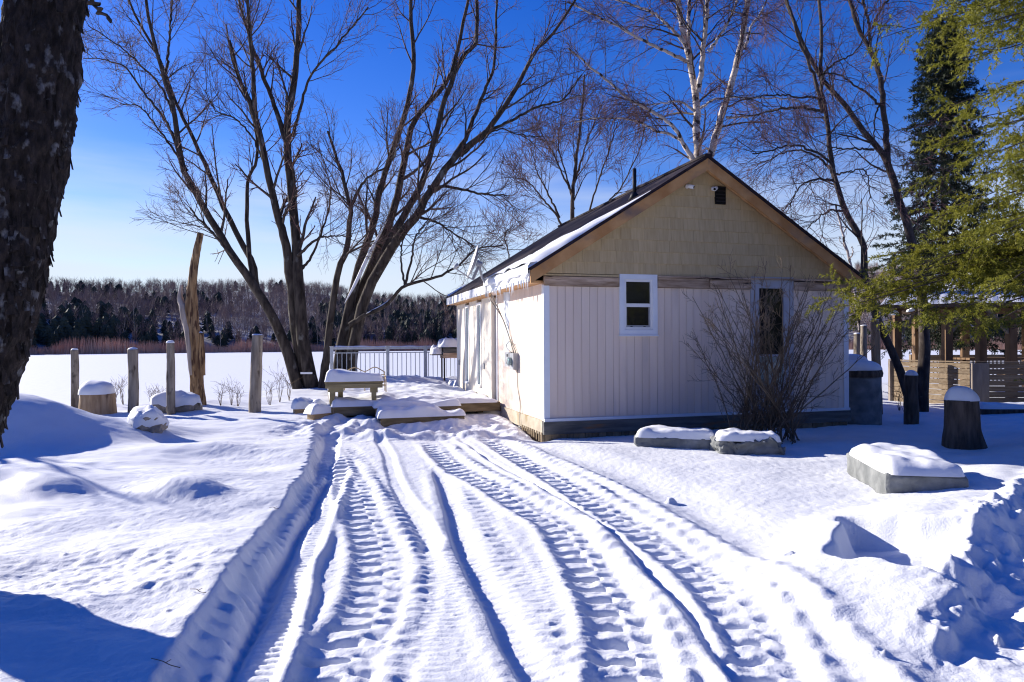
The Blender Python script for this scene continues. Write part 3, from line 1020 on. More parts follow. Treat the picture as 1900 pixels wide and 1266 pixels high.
# gable shingles, course by course
z, row = Z_BAND1 + 0.03, 0
while z < Z_RIDGE - 0.25:
    z1 = z + 0.196
    u = -0.02 - random.random() * 0.2
    while u < HW:
        w = random.choice((0.19, 0.24, 0.30, 0.33, 0.42, 0.50))
        poly = [(max(u + 0.0015, 0.0), z + 0.004 * random.random()), (min(u + w - 0.0015, HW), z + 0.004 * random.random()), (min(u + w - 0.0015, HW), z1 + 0.02), (max(u + 0.0015, 0.0), z1 + 0.02)]
        u += w
        if poly[1][0] - poly[0][0] < 0.02:
            continue
        g = lambda p: roof_top(p[0]) - 0.16 - p[1]
        # clip under both slopes
        poly = clip_poly(poly, lambda p: Z_RIDGE - 0.16 + PITCH * (p[0] - RIDGE_U) - p[1])
        poly = clip_poly(poly, lambda p: Z_RIDGE - 0.16 - PITCH * (p[0] - RIDGE_U) - p[1])
        if (row > 0 or True) and poly:
            inw = [WIN[0] - 0.01, WIN[1] + 0.01]
            if row == 0 and poly[0][0] < DOOR[1] and poly[-1][0] > 0 and False:
                continue
        if len(poly) < 3:
            continue
        n = len(poly)
        th = 0.002 * random.random()
        V = [(p[0], -0.024 - th + 0.016 * (p[1] - z) / 0.2, p[1]) for p in poly] + [(p[0], 0.03, p[1]) for p in poly]
        me = bpy.data.meshes.new('shingle')
        me.from_pydata(V, [], [tuple(range(n)), tuple(range(2 * n - 1, n - 1, -1))] + [(i, i + n, (i + 1) % n + n, (i + 1) % n) for i in range(n)])
        me.materials.append(M['shingle'])
        link('shingle', me, house)
    z = z1
    row += 1

# roof: two slabs, fascia boards, soffit rafters
slope_l = math.hypot(RIDGE_U - EAVE_L, Z_RIDGE - Z_EAVE)
ang = math.atan(PITCH)
for sgn in (-1, 1):
    e = EAVE_L if sgn < 0 else EAVE_R
    nrm = np.array((sgn * math.sin(ang), 0, math.cos(ang)))
    A = np.array((RIDGE_U, 0, Z_RIDGE))
    B = np.array((e + 0.02 * sgn, 0, Z_EAVE - 0.02 * PITCH))
    th = 0.045
    V = []
    for vv in (-OV - 0.02, HD + 0.25):
        for q, off in ((A, 0), (B, 0), (B, -th), (A, -th)):
            p = q + nrm * off
            if off and q is A:
                p = q + np.array((0, 0, -th / math.cos(ang)))
            V.append((p[0], vv, p[2]))
    rf = MB().add(V, np.array([(0, 1, 2, 3), (7, 6, 5, 4), (0, 4, 5, 1), (1, 5, 6, 2), (2, 6, 7, 3), (3, 7, 4, 0)])).build('roof', M['roof'], house)
    ROOFS = {sgn: rf} if sgn < 0 else {**ROOFS, sgn: rf}
    # rake fascia, front and back
    for vv in (-OV, HD + 0.2):
        V = []
        for y in (vv, vv + 0.035):
            for uu, zz in ((RIDGE_U, Z_RIDGE - 0.058), (e, Z_EAVE - 0.058), (e, Z_EAVE - 0.255), (RIDGE_U, Z_RIDGE - 0.255)):
                V.append((uu, y, zz))
        MB().add(V, np.array([(0, 1, 2, 3), (7, 6, 5, 4), (0, 4, 5, 1), (1, 5, 6, 2), (2, 6, 7, 3), (3, 7, 4, 0)])).build('rake_fascia', M['fascia'], rf)
    # soffit board under the rake
    V = []
    for y in (-OV + 0.036, 0.02):
        for uu, zz in ((RIDGE_U, Z_RIDGE - 0.13), (e, Z_EAVE - 0.13), (e, Z_EAVE - 0.15), (RIDGE_U, Z_RIDGE - 0.15)):
            V.append((uu, y, zz))
    MB().add(V, np.array([(0, 1, 2, 3), (7, 6, 5, 4), (0, 4, 5, 1), (1, 5, 6, 2), (2, 6, 7, 3), (3, 7, 4, 0)])).build('soffit', M['cedar'], rf)
    # eave fascia
    a, b = (e - 0.016, e + 0.02) if sgn < 0 else (e - 0.02, e + 0.016)
    piece('eave_fascia', rf, 'white', (a, -OV + 0.04, Z_EAVE - 0.215), (b, HD + 0.195, Z_EAVE - 0.045))
for a, b in ((-OV + 0.30, 1.25), (1.30, 3.4), (3.44, 4.6), (4.64, 5.7), (5.74, HD + 0.15)):
    piece('soffit_board', house, 'cedar', (EAVE_L + 0.022, a, 2.50), (0.0, b, 2.535))
piece('frieze_board', house, 'cedar', (-0.03, -0.02, Z_SID1 + 0.045), (0.0, 1.3, 2.50))
for a, b in ((3.2, 4.3), (4.35, 5.5), (5.55, HD)):
    piece('frieze_board', house, 'cedar', (S0 - 0.02, a, Z_SID1 + 0.03), (0.0, b, 2.50))
piece('ridge_cap', ROOFS[-1], 'roof', (RIDGE_U - 0.07, -OV - 0.025, Z_RIDGE - 0.03), (RIDGE_U + 0.07, HD + 0.25, Z_RIDGE + 0.012))


def roof_snow(name, us, v0f, v1f, hf, sgn, seed, nu=46, nv=26):
    """a blanket of snow lying on one slope; v0f, v1f: its edges along the house for each u"""
    t = np.linspace(0, 1, nu)
    U = us[0] + (us[1] - us[0]) * t
    S = np.linspace(0, 1, nv)
    V = []
    for u in U:
        a, b = v0f(u), v1f(u)
        vv = a + (b - a) * S
        d = np.minimum(S * (b - a), (1 - S) * (b - a))
        h = hf(u) * np.sqrt(np.clip(d / 0.16, 0, 1)) * (1 + 0.3 * fbm2(np.full(nv, u) * 2.2 + seed, vv * 2.2, 3, seed))
        V.append(np.stack([np.full(nv, u), vv, Z_RIDGE - PITCH * np.abs(u - RIDGE_U) + 0.004 + np.maximum(h, 0)], -1))
    V = np.concatenate(V)
    idx = np.arange(nu * nv).reshape(nu, nv)
    Q = np.stack([idx[:-1, :-1], idx[1:, :-1], idx[1:, 1:], idx[:-1, 1:]], -1).reshape(-1, 4)
    if sgn > 0:
        Q = Q[:, ::-1]
    return link(name, mesh_np(name, V, [Q], M['snowcap']), ROOFS[sgn])


def nz1(x, seed):
    return float(noise2(np.array([x]), np.array([0.5]), seed)[0])


roof_snow('roof_snow', (1.75, EAVE_L - 0.05), lambda u: -OV - 0.015, lambda u: -OV + 0.02 + float(np.interp(u, [-0.35, -0.1, 0.2, 0.5, 0.9, 1.3, 1.75], [2.95, 2.25, 1.35, 0.85, 0.45, 0.22, 0.02])) + 0.06 * nz1(u * 6, 3),
          lambda u: float(np.interp(u, [-0.35, -0.1, 0.5, 1.2, 1.75], [0.11, 0.12, 0.09, 0.05, 0.01])), -1, 3)
roof_snow('roof_snow', (2.95, EAVE_R + 0.03), lambda u: -OV - 0.015, lambda u: HD + 0.2, lambda u: 0.055 * min(1, (u - 2.95) * 4 + 0.1), 1, 9, 30, 40)
roof_snow('roof_snow', (0.15, EAVE_L - 0.02), lambda u: HD - 0.05 + 0.2 * max(0, u + 0.1), lambda u: HD + 0.26, lambda u: 0.05, -1, 5, 16, 10)
# snow curling over the eave, ice on the wall below it, icicles
mb = MB()
n = 60
vs = np.linspace(-OV, 2.75, n)
drop = 0.03 + 0.07 * np.array([nz1(v * 3.0, 8) for v in vs]) + 0.05 * np.array([nz1(v * 9.0, 9) for v in vs])
drop *= np.clip((2.8 - vs) / 0.5, 0.2, 1)
prof = [(0.10, 0.085), (-0.01, 0.065), (-0.045, 0.015), (-0.05, -0.03), (-0.042, -0.06), (-0.02, -0.065)]
V = []
for v, d in zip(vs, drop):
    for j, (a, b) in enumerate(prof):
        V.append((EAVE_L + a, v, Z_EAVE + b - (max(d, 0.01) if j >= 3 else 0)))
idx = np.arange(n * len(prof)).reshape(n, len(prof))
mb.add(V, np.stack([idx[:-1, :-1], idx[:-1, 1:], idx[1:, 1:], idx[1:, :-1]], -1).reshape(-1, 4))
mb.build('eave_snow', M['snowcap'], ROOFS[-1], True)
for k in range(34):
    v = (-0.2 + 2.9 * random.random()) if k < 26 else (2.8 + 4.1 * random.random())
    L = (0.06 + 0.16 * random.random()) if k < 26 else 0.05 + 0.05 * random.random()
    zt = Z_EAVE - 0.17
    MB().tube([(EAVE_L - 0.022, v, zt), (EAVE_L - 0.024, v, zt - L * 0.5), (EAVE_L - 0.024, v + 0.004, zt - L)], [0.012, 0.008, 0.001], 6).build('icicle', M['ice'], ROOFS[-1], True)
mb = MB()
n, m = 22, 9
V = []
for i in range(n):
    z = 2.52 - 1.35 * i / (n - 1)
    wv = 0.20 * (1 - 0.55 * i / (n - 1)) + 0.03 * nz1(i * 0.6, 12)
    for j in range(m):
        s = j / (m - 1) * 2 - 1
        V.append((-0.002 - 0.055 * (1 - s * s) * (1 - 0.75 * i / (n - 1)) * (1 + 0.4 * nz1(i * 0.7 + j, 13)), 2.25 + s * wv, z))
idx = np.arange(n * m).reshape(n, m)
mb.add(V, np.stack([idx[:-1, :-1], idx[:-1, 1:], idx[1:, 1:], idx[1:, :-1]], -1).reshape(-1, 4))
mb.build('wall_ice', M['ice'], house, True)

# gable window
u0, u1, z0, z1 = WIN
wt = 0.085
win = MB().box((u0, -0.03, z0), (u0 + wt, 0.02, z1)).box((u1 - wt, -0.03, z0), (u1, 0.02, z1)).box((u0 + wt, -0.029, z1 - wt), (u1 - wt, 0.02, z1)).box((u0 + wt, -0.029, z0), (u1 - wt, 0.02, z0 + wt)).build('window', M['trim'], house)
a, b, c, d = u0 + wt, u1 - wt, z0 + wt, z1 - wt
zm = (c + d) / 2 - 0.01
piece('window_pane', win, 'glass', (a + 0.035, 0.010, zm + 0.025), (b - 0.035, 0.024, d - 0.035))
piece('window_pane', win, 'glass', (a + 0.035, 0.016, c + 0.04), (b - 0.035, 0.027, zm - 0.025))
for p, q in (((a, c), (a + 0.04, d)), ((b - 0.04, c), (b, d)), ((a + 0.04, d - 0.04), (b - 0.04, d)), ((a + 0.04, c), (b - 0.04, c + 0.045)), ((a + 0.04, zm - 0.03), (b - 0.04, zm + 0.03))):
    piece('sash', win, 'white', (p[0] + 0.001, -0.014, p[1] + 0.001), (q[0] - 0.001, 0.028, q[1] - 0.001))
for p, q in (((a + 0.04, c + 0.045), (a + 0.058, zm - 0.03)), ((b - 0.062, c + 0.045), (b - 0.04, zm - 0.03)), ((a + 0.058, c + 0.045), (b - 0.062, c + 0.075))):
    piece('lower_sash', win, 'steel', (p[0], 0.0, p[1]), (q[0], 0.027, q[1]))
piece('sash_lift', win, 'pipe', (a + 0.12, -0.006, c + 0.048), (a + 0.155, 0.0, c + 0.062))
piece('sash_lift', win, 'pipe', (b - 0.16, -0.006, c + 0.048), (b - 0.125, 0.0, c + 0.062))
piece('window_sill', win, 'trim', (u0 - 0.01, -0.048, z0 - 0.022), (u1 + 0.01, 0.0, z0 - 0.001))

# glazed door of the gable behind the shrub
u0, u1, z0, z1 = DOOR
dr = MB().box((u0, -0.03, z0), (u0 + 0.16, 0.02, z1)).box((u1 - 0.20, -0.03, z0), (u1, 0.02, z1)).box((u0 + 0.16, -0.029, z1 - 0.20), (u1 - 0.20, 0.02, z1)).build('door', M['greytrim'], house)
piece('door_panel', dr, 'greytrim', (u0 + 0.16, -0.008, z0), (u1 - 0.20, 0.02, 0.75))
piece('door_pane', dr, 'glass', (u0 + 0.16, 0.006, 1.30), (u1 - 0.20, 0.02, z1 - 0.20))
piece('door_pane', dr, 'glasslit', (u0 + 0.16, 0.004, 0.75), (u1 - 0.20, 0.018, 1.28))
piece('door_rail', dr, 'greytrim', (u0 + 0.16, -0.012, 1.27), (u1 - 0.20, 0.003, 1.31))
piece('handle', dr, 'steel', (u1 - 0.20, -0.07, 1.18), (u1 - 0.17, -0.03, 1.32))

# black vent in the gable, roof pipe
gv = MB().box((3.085, -0.045, 3.90), (3.285, 0.0, 4.205)).build('gable_vent', M['dark'], house)
for z in (3.94, 4.0, 4.06, 4.12, 4.18):
    piece('vent_slat', gv, 'pipe', (3.095, -0.056, z), (3.275, -0.045, z + 0.018))
up, vp = 1.89, 0.62
zr = roof_top(up)
MB().tube([(up, vp, zr - 0.05), (up, vp, zr + 0.50)], 0.035, 14).build('vent_pipe', M['pipe'], ROOFS[-1], True)
MB().tube([(up, vp, zr - 0.06), (up - 0.004, vp, zr + 0.05), (up, vp, zr + 0.08)], [0.12, 0.06, 0.042], 14).build('pipe_flashing', M['pipe'], ROOFS[-1], True)


def camera_thing(u, z, yaw, lab):
    w = hw(u, -0.03)
    t = thing('security_camera', lab, 'camera', (w[0], w[1], z), TH, 'white cameras under the ridge')
    MB().tube([(0, 0.01, 0), (0, -0.02, 0)], 0.035, 16).build('base', M['white'], t, True)
    MB().tube([(0, -0.02, 0), (0, -0.05, -0.02), (0.01, -0.06, -0.03)], 0.012, 8).build('arm', M['white'], t, True)
    d = np.array((math.sin(yaw), -math.cos(yaw), -0.35))
    d /= np.linalg.norm(d)
    p = np.array((0.005, -0.07, -0.01))
    MB().tube([p - d * 0.06, p - d * 0.055, p + d * 0.075], [0.025, 0.034, 0.034], 16).build('housing', M['white'], t, True)
    MB().tube([p + d * 0.0755, p + d * 0.08], 0.022, 14).build('lens', M['dark'], t, True)


camera_thing(2.55, 4.17, 0.75, 'white bullet camera on the bare shingles left of the gable peak')
camera_thing(3.045, 4.16, -0.75, 'white bullet camera touching the black gable vent')

# electric meter and its cables on the side wall
mt = thing('electric_meter', 'grey electric meter box on the sunlit side wall', 'meter', (*hw(0, 1.62), 1.08), TH)
MB().box((-0.11, 0.14, 0.02), (-0.001, 0.42, 0.28)).build('breaker_box', M['steel'], mt)
MB().box((-0.10, -0.14, -0.03), (-0.001, 0.12, 0.27)).build('meter_box', M['steel'], mt)
MB().tube([(-0.10, 0.0, 0.12), (-0.16, 0.0, 0.12)], 0.075, 18).build('dial', M['glasslit'], mt, True)
for z in (0.06, 0.20):
    MB().box((-0.118, 0.20, z), (-0.11, 0.26, z + 0.05)).build('latch', M['pipe'], mt)


def cable(name, pts, r, lab, K=30):
    w = [np.r_[hw(p[0], p[1]), p[2]] for p in pts]
    b = w[0]
    c = smooth_line(np.array(w) - b, K)
    o = MB().tube(c, r, 6).build(name, M['wire'], None, True, b)
    return tag(o, lab, 'cable')


cable('cable', [(-0.30, 2.45, 2.55), (-0.12, 2.3, 2.1), (-0.04, 2.1, 1.75), (-0.03, 1.85, 1.50), (-0.03, 1.70, 1.36)], 0.010, 'lower of two grey cables sagging from the eave to the meter')
cable('cable', [(-0.28, 2.52, 2.40), (-0.10, 2.22, 2.0), (-0.035, 1.95, 1.62), (-0.03, 1.66, 1.44), (-0.03, 1.55, 1.36)], 0.010, 'upper of two grey cables sagging from the eave to the meter')
cable('cable', [(-0.012, 1.52, 1.06), (-0.014, 1.50, 0.75), (-0.012, 1.35, 0.45), (-0.05, 1.25, 0.25), (-0.06, 1.2, 0.05)], 0.007, 'thin cable running from the meter down to the ground')
cable('cable', [(-0.06, 1.72, 1.36), (-0.10, 1.86, 1.42), (-0.10, 1.93, 1.50), (-0.08, 1.80, 1.56), (-0.05, 1.66, 1.50)], 0.007, 'loop of spare cable hanging just above the meter')

# satellite dish
b3 = np.r_[hw(EAVE_L - 0.02, 2.62), Z_EAVE - 0.12]
dish = thing('satellite_dish', 'grey satellite dish seen edge on at the roof eave', 'satellite dish', b3)
cdish = P(884, 487, 13.15) - b3
MB().tube(smooth_line([(0, 0, -0.16), (0, 0, 0.06), (-0.08, 0, 0.22), cdish * 0.9 + (0.05, 0, 0)], 16), 0.024, 10).build('mast', M['steel'], dish, True)
ax = np.array((-0.93, -0.16, 0.32))
ax /= np.linalg.norm(ax)
e1 = np.cross(ax, (0, 0, 1))
e1 /= np.linalg.norm(e1)
e2 = np.cross(e1, ax)
V, Qd = [], []
nr, ns = 8, 32
for lay in (0, 1):
    for i in range(nr + 1):
        r = 0.34 * i / nr
        for j in range(ns):
            a = j * 2 * math.pi / ns
            V.append(cdish + ax * (0.07 * (r / 0.34) ** 2 - 0.008 * lay) + e1 * r * math.cos(a) * 0.92 + e2 * r * math.sin(a))
for lay in (0, 1):
    o = lay * (nr + 1) * ns
    for i in range(nr):
        for j in range(ns):
            q = (o + i * ns + j, o + i * ns + (j + 1) % ns, o + (i + 1) * ns + (j + 1) % ns, o + (i + 1) * ns + j)
            Qd.append(q if lay == 0 else q[::-1])
for j in range(ns):
    Qd.append((nr * ns + j, nr * ns + (j + 1) % ns, (nr + 1) * ns + nr * ns + (j + 1) % ns, (nr + 1) * ns + nr * ns + j))
MB().add(V, np.array(Qd)).build('reflector', M['steel'], dish, True)
lnb = P(846, 497, 13.0) - b3
low = cdish - e2 * 0.33
MB().bar(low - ax * 0.05, lnb, 0.03, 0.02).build('arm', M['steel'], dish)
MB().tube([cdish - ax * 0.02, cdish - ax * 0.13], [0.07, 0.05], 10).bar(cdish - ax * 0.08, low - ax * 0.05, 0.05, 0.03, up=(0.3, 1, 0)).build('bracket', M['steel'], dish)
MB().tube([lnb, lnb + (cdish - lnb) * 0.16], [0.028, 0.035], 10).box((-0.05, -0.03, -0.02), (0.05, 0.03, 0.10), None).build('receiver_head', M['steel'], dish) if False else MB().tube([lnb + (0, 0, -0.02), lnb + (0, 0, 0.03), lnb + (cdish - lnb) * 0.14 + (0, 0, 0.05)], [0.03, 0.035, 0.045], 10).build('receiver_head', M['steel'], dish, True)

# wood behind the photographer (the window panes mirror it)
Vs, Ts, Ms, n0 = [], [], [], 0
for k in range(220):
    a = R(88 + 165 * rng.random())
    r = 32 + 32 * rng.random()
    if rng.random() < 0.7:
        V, T = con[rng.integers(5)]
        hh = 8 + 8 * rng.random()
        V, mi = V * hh, 0
    else:
        V, T = bare[rng.integers(6)]
        V, mi = V * (0.7 + 0.5 * rng.random()), 1
    Vs.append(V + np.array((r * math.sin(a), r * math.cos(a), -0.2)))
    Ts.append(T + n0)
    Ms.append(np.full(len(T), mi))
    n0 += len(V)
tag(link('wood_behind', mesh_np('wood_behind', np.concatenate(Vs), [np.concatenate(Ts)], [M['forest_conifer'], M['forest_bare']], False, np.concatenate(Ms))),
    'dark wood behind the photographer mirrored in the window panes', 'forest', kind='stuff')

# ---------------------------------------------------------------- deck, steps, railing
deck = thing('deck', 'low wooden deck under deep snow along the side of the cottage', 'deck', (HO[0], HO[1], 0), TH)
ZD = 0.37
u = -3.22
while u < -0.13:
    piece('deck_board', deck, 'deckwood', (u + 0.004, 2.62, ZD - 0.04), (min(u + 0.14, -0.12) - 0.004, 9.35, ZD))
    u += 0.14
u = -0.12
while u < 1.6:
    piece('deck_board', deck, 'deckwood', (u + 0.004, HD + 0.12, ZD - 0.04), (u + 0.136, 9.35, ZD))
    u += 0.14
piece('rim_board', deck, 'deckwood', (-3.22, 2.58, ZD - 0.16), (-0.06, 2.618, ZD + 0.01))
piece('rim_board', deck, 'deckwood', (-3.26, 2.58, ZD - 0.16), (-3.222, 9.37, ZD + 0.01))
for v in (2.9, 4.6, 6.3, 8.0, 9.2):
    piece('joist_post', deck, 'deckwood', (-3.15, v, -1.2), (-3.03, v + 0.12, ZD - 0.045))
    piece('joist_post', deck, 'deckwood', (-0.45, v, -1.2), (-0.33, v + 0.12, ZD - 0.045))


def blanket(name, parent, u0, u1, v0, v1, zf, hf, nu=60, nv=60, edge=0.10, mat='snowcap'):
    U, Vv = np.meshgrid(np.linspace(u0, u1, nu), np.linspace(v0, v1, nv), indexing='ij')
    d = np.minimum(np.minimum(U - u0, u1 - U), np.minimum(Vv - v0, v1 - Vv))
    h = hf(U, Vv) * np.sqrt(np.clip(1 - (1 - np.clip(d / edge, 0, 1)) ** 2, 0, 1))
    Z = zf + 0.003 + np.maximum(h, 0)
    V = np.stack([U, Vv, Z], -1).reshape(-1, 3)
    idx = np.arange(nu * nv).reshape(nu, nv)
    Q = np.stack([idx[:-1, :-1], idx[1:, :-1], idx[1:, 1:], idx[:-1, 1:]], -1).reshape(-1, 4)
    return link(name, mesh_np(name, V, [Q], M[mat]), parent)


blanket('snow_blanket', deck, -3.27, -0.10, 2.56, 9.33, ZD, lambda a, b: 0.12 + 0.05 * fbm2(a * 1.3, b * 1.3, 3, 91) + 0.022 * fbm2(a * 4, b * 3, 3, 92) + 0.10 * gauss(a, b, -2.2, 3.3, 0.5, 0.5) - 0.06 * sm(-1.2, -0.5, a) + 0.12 * sm(7.5, 9.0, b), 90, 140)
blanket('snow_blanket', deck, -0.14, 1.5, HD + 0.10, 9.32, ZD, lambda a, b: 0.17 + 0.05 * fbm2(a * 1.3, b * 1.3, 3, 93), 30, 40)
# platform and lower step in front of it
st = thing('deck_steps', 'two broad snow covered steps in front of the deck', 'steps', (HO[0], HO[1], 0), TH)
piece('platform', st, 'deckwood', (-2.50, 2.14, 0.335), (-0.95, 2.575, 0.375))
piece('platform_rim', st, 'deckwood', (-2.50, 2.10, 0.24), (-0.95, 2.138, 0.372))
piece('tread', st, 'deckwood', (-2.44, 1.70, 0.195), (-0.96, 2.09, 0.235))
piece('riser', st, 'deckwood', (-2.44, 1.665, 0.08), (-0.96, 1.698, 0.238))
piece('riser', st, 'beam', (-2.48, 2.105, -0.1), (-0.97, 2.135, 0.238))
blanket('snow_blanket', st, -2.53, -0.93, 2.08, 2.60, 0.372, lambda a, b: 0.10 + 0.04 * fbm2(a * 2, b * 2, 3, 95), 50, 24, 0.09)
blanket('snow_blanket', st, -2.50, -0.93, 1.64, 2.12, 0.236, lambda a, b: 0.11 + 0.06 * fbm2(a * 2.2, b * 2, 3, 97) + 0.05 * noise2(a * 4, b, 98), 60, 24, 0.10)

rail = thing('railing', 'grey metal railing with thin balusters at the lake end of the deck', 'railing', (HO[0], HO[1], 0), TH)
VR = 9.15
for u in (-3.15, -1.62, -0.55, 1.0):
    piece('post', rail, 'alu', (u - 0.045, VR - 0.045, ZD), (u + 0.045, VR + 0.045, ZD + 1.06))
    piece('post_cap', rail, 'alu', (u - 0.055, VR - 0.055, ZD + 1.06), (u + 0.055, VR + 0.055, ZD + 1.08))
piece('top_rail', rail, 'alu', (-3.105, VR - 0.04, ZD + 0.99), (1.0, VR + 0.04, ZD + 1.045))
piece('lower_rail', rail, 'alu', (-3.105, VR - 0.02, ZD + 0.88), (1.0, VR + 0.02, ZD + 0.905))
piece('bottom_rail', rail, 'alu', (-3.105, VR - 0.02, ZD + 0.08), (1.0, VR + 0.02, ZD + 0.11))
u = -3.0
while u < 0.95:
    piece('baluster', rail, 'alu', (u - 0.010, VR - 0.010, ZD + 0.11), (u + 0.010, VR + 0.010, ZD + 0.88))
    u += 0.127
blanket('snow_strip', rail, -3.1, 0.4, VR - 0.045, VR + 0.045, ZD + 1.046, lambda a, b: 0.035 + 0.02 * noise2(a * 3, b, 4), 60, 8, 0.04)

# bench on the deck
bw = hw(-2.83, 2.86)
bench = thing('bench', 'wooden bench with a thick snow cushion at the deck corner', 'bench', (bw[0], bw[1], ZD), TH - 0.06)
L, W, HB = 1.06, 0.42, 0.46
for i in range(3):
    piece('seat_board', bench, 'benchwood', (-L / 2, -W / 2 + i * W / 3 + 0.004, HB - 0.04), (L / 2, -W / 2 + (i + 1) * W / 3 - 0.004, HB))
piece('apron', bench, 'benchwood', (-L / 2 + 0.012, -W / 2 - 0.022, HB - 0.12), (L / 2 - 0.012, -W / 2 + 0.012, HB - 0.042))
piece('apron', bench, 'benchwood', (-L / 2 + 0.012, W / 2 - 0.012, HB - 0.12), (L / 2 - 0.012, W / 2 + 0.022, HB - 0.042))
for x in (-0.40, -0.26, 0.36):
    for y in (-W / 2 + 0.055, W / 2 - 0.055):
        if x == -0.26 and y < 0:
            continue
        piece('leg', bench, 'benchwood', (x - 0.045, y - 0.04, -0.03), (x + 0.045, y + 0.04, HB - 0.042))
piece('leg_brace', bench, 'benchwood', (0.29, -W / 2 + 0.014, HB - 0.21), (0.43, W / 2 - 0.014, HB - 0.122))
piece('leg_brace', bench, 'benchwood', (-0.47, -W / 2 + 0.014, HB - 0.19), (-0.20, W / 2 - 0.014, HB - 0.122))
V, Q = snow_slab(L + 0.02, W + 0.04, 0.17, 5, 30, 0.30, 0.15, 8)
V[:, 2] *= 1 + 0.32 * np.clip(-V[:, 0] / 0.5, -0.6, 1)
link('snow_cushion', mesh_np('snow_cushion', V, [Q], M['snowcap']), bench, (0, 0, HB + 0.002))

# ornate metal bench frame behind it
ow = P(676, 700, 15.2)
orn = thing('garden_bench', 'brass coloured wire garden bench half buried on the deck', 'garden bench', (ow[0], ow[1], ZD + 0.10), 0.25)
W2 = 0.44
mb = MB()
for x in (-W2, 0, W2):
    mb.tube([(x, 0, 0), (x, 0.02, 0.42)], 0.012, 6)
mb.tube(smooth_line([(-W2, 0.02, 0.42), (-W2 / 2, 0.02, 0.53), (0, 0.02, 0.44), (W2 / 2, 0.02, 0.53), (W2, 0.02, 0.42)], 30), 0.011, 6)
mb.tube([(-W2, 0.015, 0.20), (W2, 0.015, 0.20)], 0.009, 6)
mb.tube([(-W2, 0.018, 0.36), (W2, 0.018, 0.36)], 0.009, 6)
mb.build('back_frame', M['gold'], orn, True)
for k in range(10):
    x = -W2 + 0.05 + k * 0.088
    a = np.linspace(0, 4 * math.pi, 30)
    r = 0.035 * (1 - a / (4 * math.pi) * 0.8)
    MB().tube(np.stack([x + r * np.cos(a), np.full(30, 0.016), 0.28 + r * np.sin(a)], -1), 0.005, 5).build('scroll', M['gold'], orn, True)
for x in (-W2, W2):
    MB().tube(smooth_line([(x, 0.02, 0.34), (x, -0.2, 0.34), (x, -0.38, 0.26), (x, -0.38, 0.0)], 20), 0.012, 6).build('arm', M['gold'], orn, True)
for k in range(6):
    MB().tube([(-W2, -0.06 * k - 0.03, 0.14), (W2, -0.06 * k - 0.03, 0.14)], 0.006, 5).build('seat_wire', M['gold'], orn, True)

# covered barbecue at the house end of the railing
bq = hw(0.10, 8.35)
bbq = thing('barbecue', 'brown barbecue under a snow cap behind the cottage corner', 'barbecue', (bq[0], bq[1], ZD + 0.12), TH)
MB().box((-0.32, -0.25, 0.62), (0.32, 0.25, 0.76)).build('fire_box', M['oldwood'], bbq)
a = np.linspace(0, math.pi, 12)
V = [(-0.32, -0.25 * math.cos(t), 0.762 + 0.2 * math.sin(t)) for t in a] + [(0.32, -0.25 * math.cos(t), 0.762 + 0.2 * math.sin(t)) for t in a]
MB().add(V, np.array([(i, i + 1, 13 + i, 12 + i) for i in range(11)])).build('lid', M['beam'], bbq, True)
for x in (-0.28, 0.28):
    for y in (-0.2, 0.2):
        MB().bar((x, y, 0), (x, y, 0.62), 0.04, 0.04, up=(1, 0, 0)).build('leg', M['pipe'], bbq)
MB().box((-0.62, -0.2, 0.70), (-0.321, 0.2, 0.73)).build('side_shelf', M['beam'], bbq)
V, Q = snow_slab(0.78, 0.56, 0.20, 3, 22, 0.5, 0.4, 3)
link('snow_cap', mesh_np('snow_cap', V, [Q], M['snowcap']), bbq, (-0.06, 0, 0.92))
V, Q = snow_slab(0.34, 0.44, 0.20, 4, 16, 0.5, 0.3, 3)
link('snow_cap', mesh_np('snow_cap', V, [Q], M['snowcap']), bbq, (-0.47, 0, 0.731))

# two squared timbers with snow left of the steps
for (pa, pb, lab, dd) in (((574, 768), (692, 757), 'light timber under snow just below the bench, left of the steps', 0), ((544, 764), (596, 748), 'shorter timber under snow at the far left of the deck', 1)):
    a, b = np.r_[G(*pa, 0.24), 0.24], np.r_[G(*pb, 0.24), 0.24]
    if dd:
        a, b = P(544, 764, 13.3), P(604, 756, 13.6)
    mid = (a + b) / 2
    Lh = np.linalg.norm((b - a)[:2]) / 2
    rz = math.atan2((b - a)[1], (b - a)[0])
    t = thing('timber', lab, 'timber', (mid[0], mid[1], 0.10), rz, 'timbers edging the deck')
    MB().box((-Lh, -0.09, 0), (Lh, 0.09, 0.17)).build('beam', M['timber'], t)
    V, Q = snow_slab(2 * Lh + 0.06, 0.36, 0.15, 6 + dd, 30, 0.30, 0.35, 8)
    link('snow_cap', mesh_np('snow_cap', V, [Q], M['snowcap']), t, (0, 0.05, 0.171))

# ---------------------------------------------------------------- posts, stumps, rocks on the left
def post(px, pyb, pyt, wpx, d, lab, name='post', cat='post', mat='postwood', lean=0.0, group='grey posts along the bank', seed=1, cap=0.04):
    top = P(px, pyt, d)
    bot = P(px - lean, pyb, d)
    r = wpx / F * d / 2
    zb = min(gz(bot[0], bot[1]), bot[2]) - 0.25
    t = thing(name, lab, cat, (bot[0], bot[1], zb), group=group)
    L = top[2] - zb
    off = (top[0] - bot[0])
    V, Fs = log_mesh([(0, 0, 0), (off * 0.35, 0, L * 0.4), (off * 0.7, 0.01, L * 0.75), (off, 0, L)], [r * 1.08, r, r * 0.98, r * 0.92], 20, 44, 0.10, seed)
    link('log', mesh_np('log', V, Fs, M[mat]), t)
    V, Q = snow_dome(r * 0.92, cap, seed)
    link('snow_cap', mesh_np('snow_cap', V, [Q], M['snowcap']), t, (off, 0, L - 0.004))
    return t


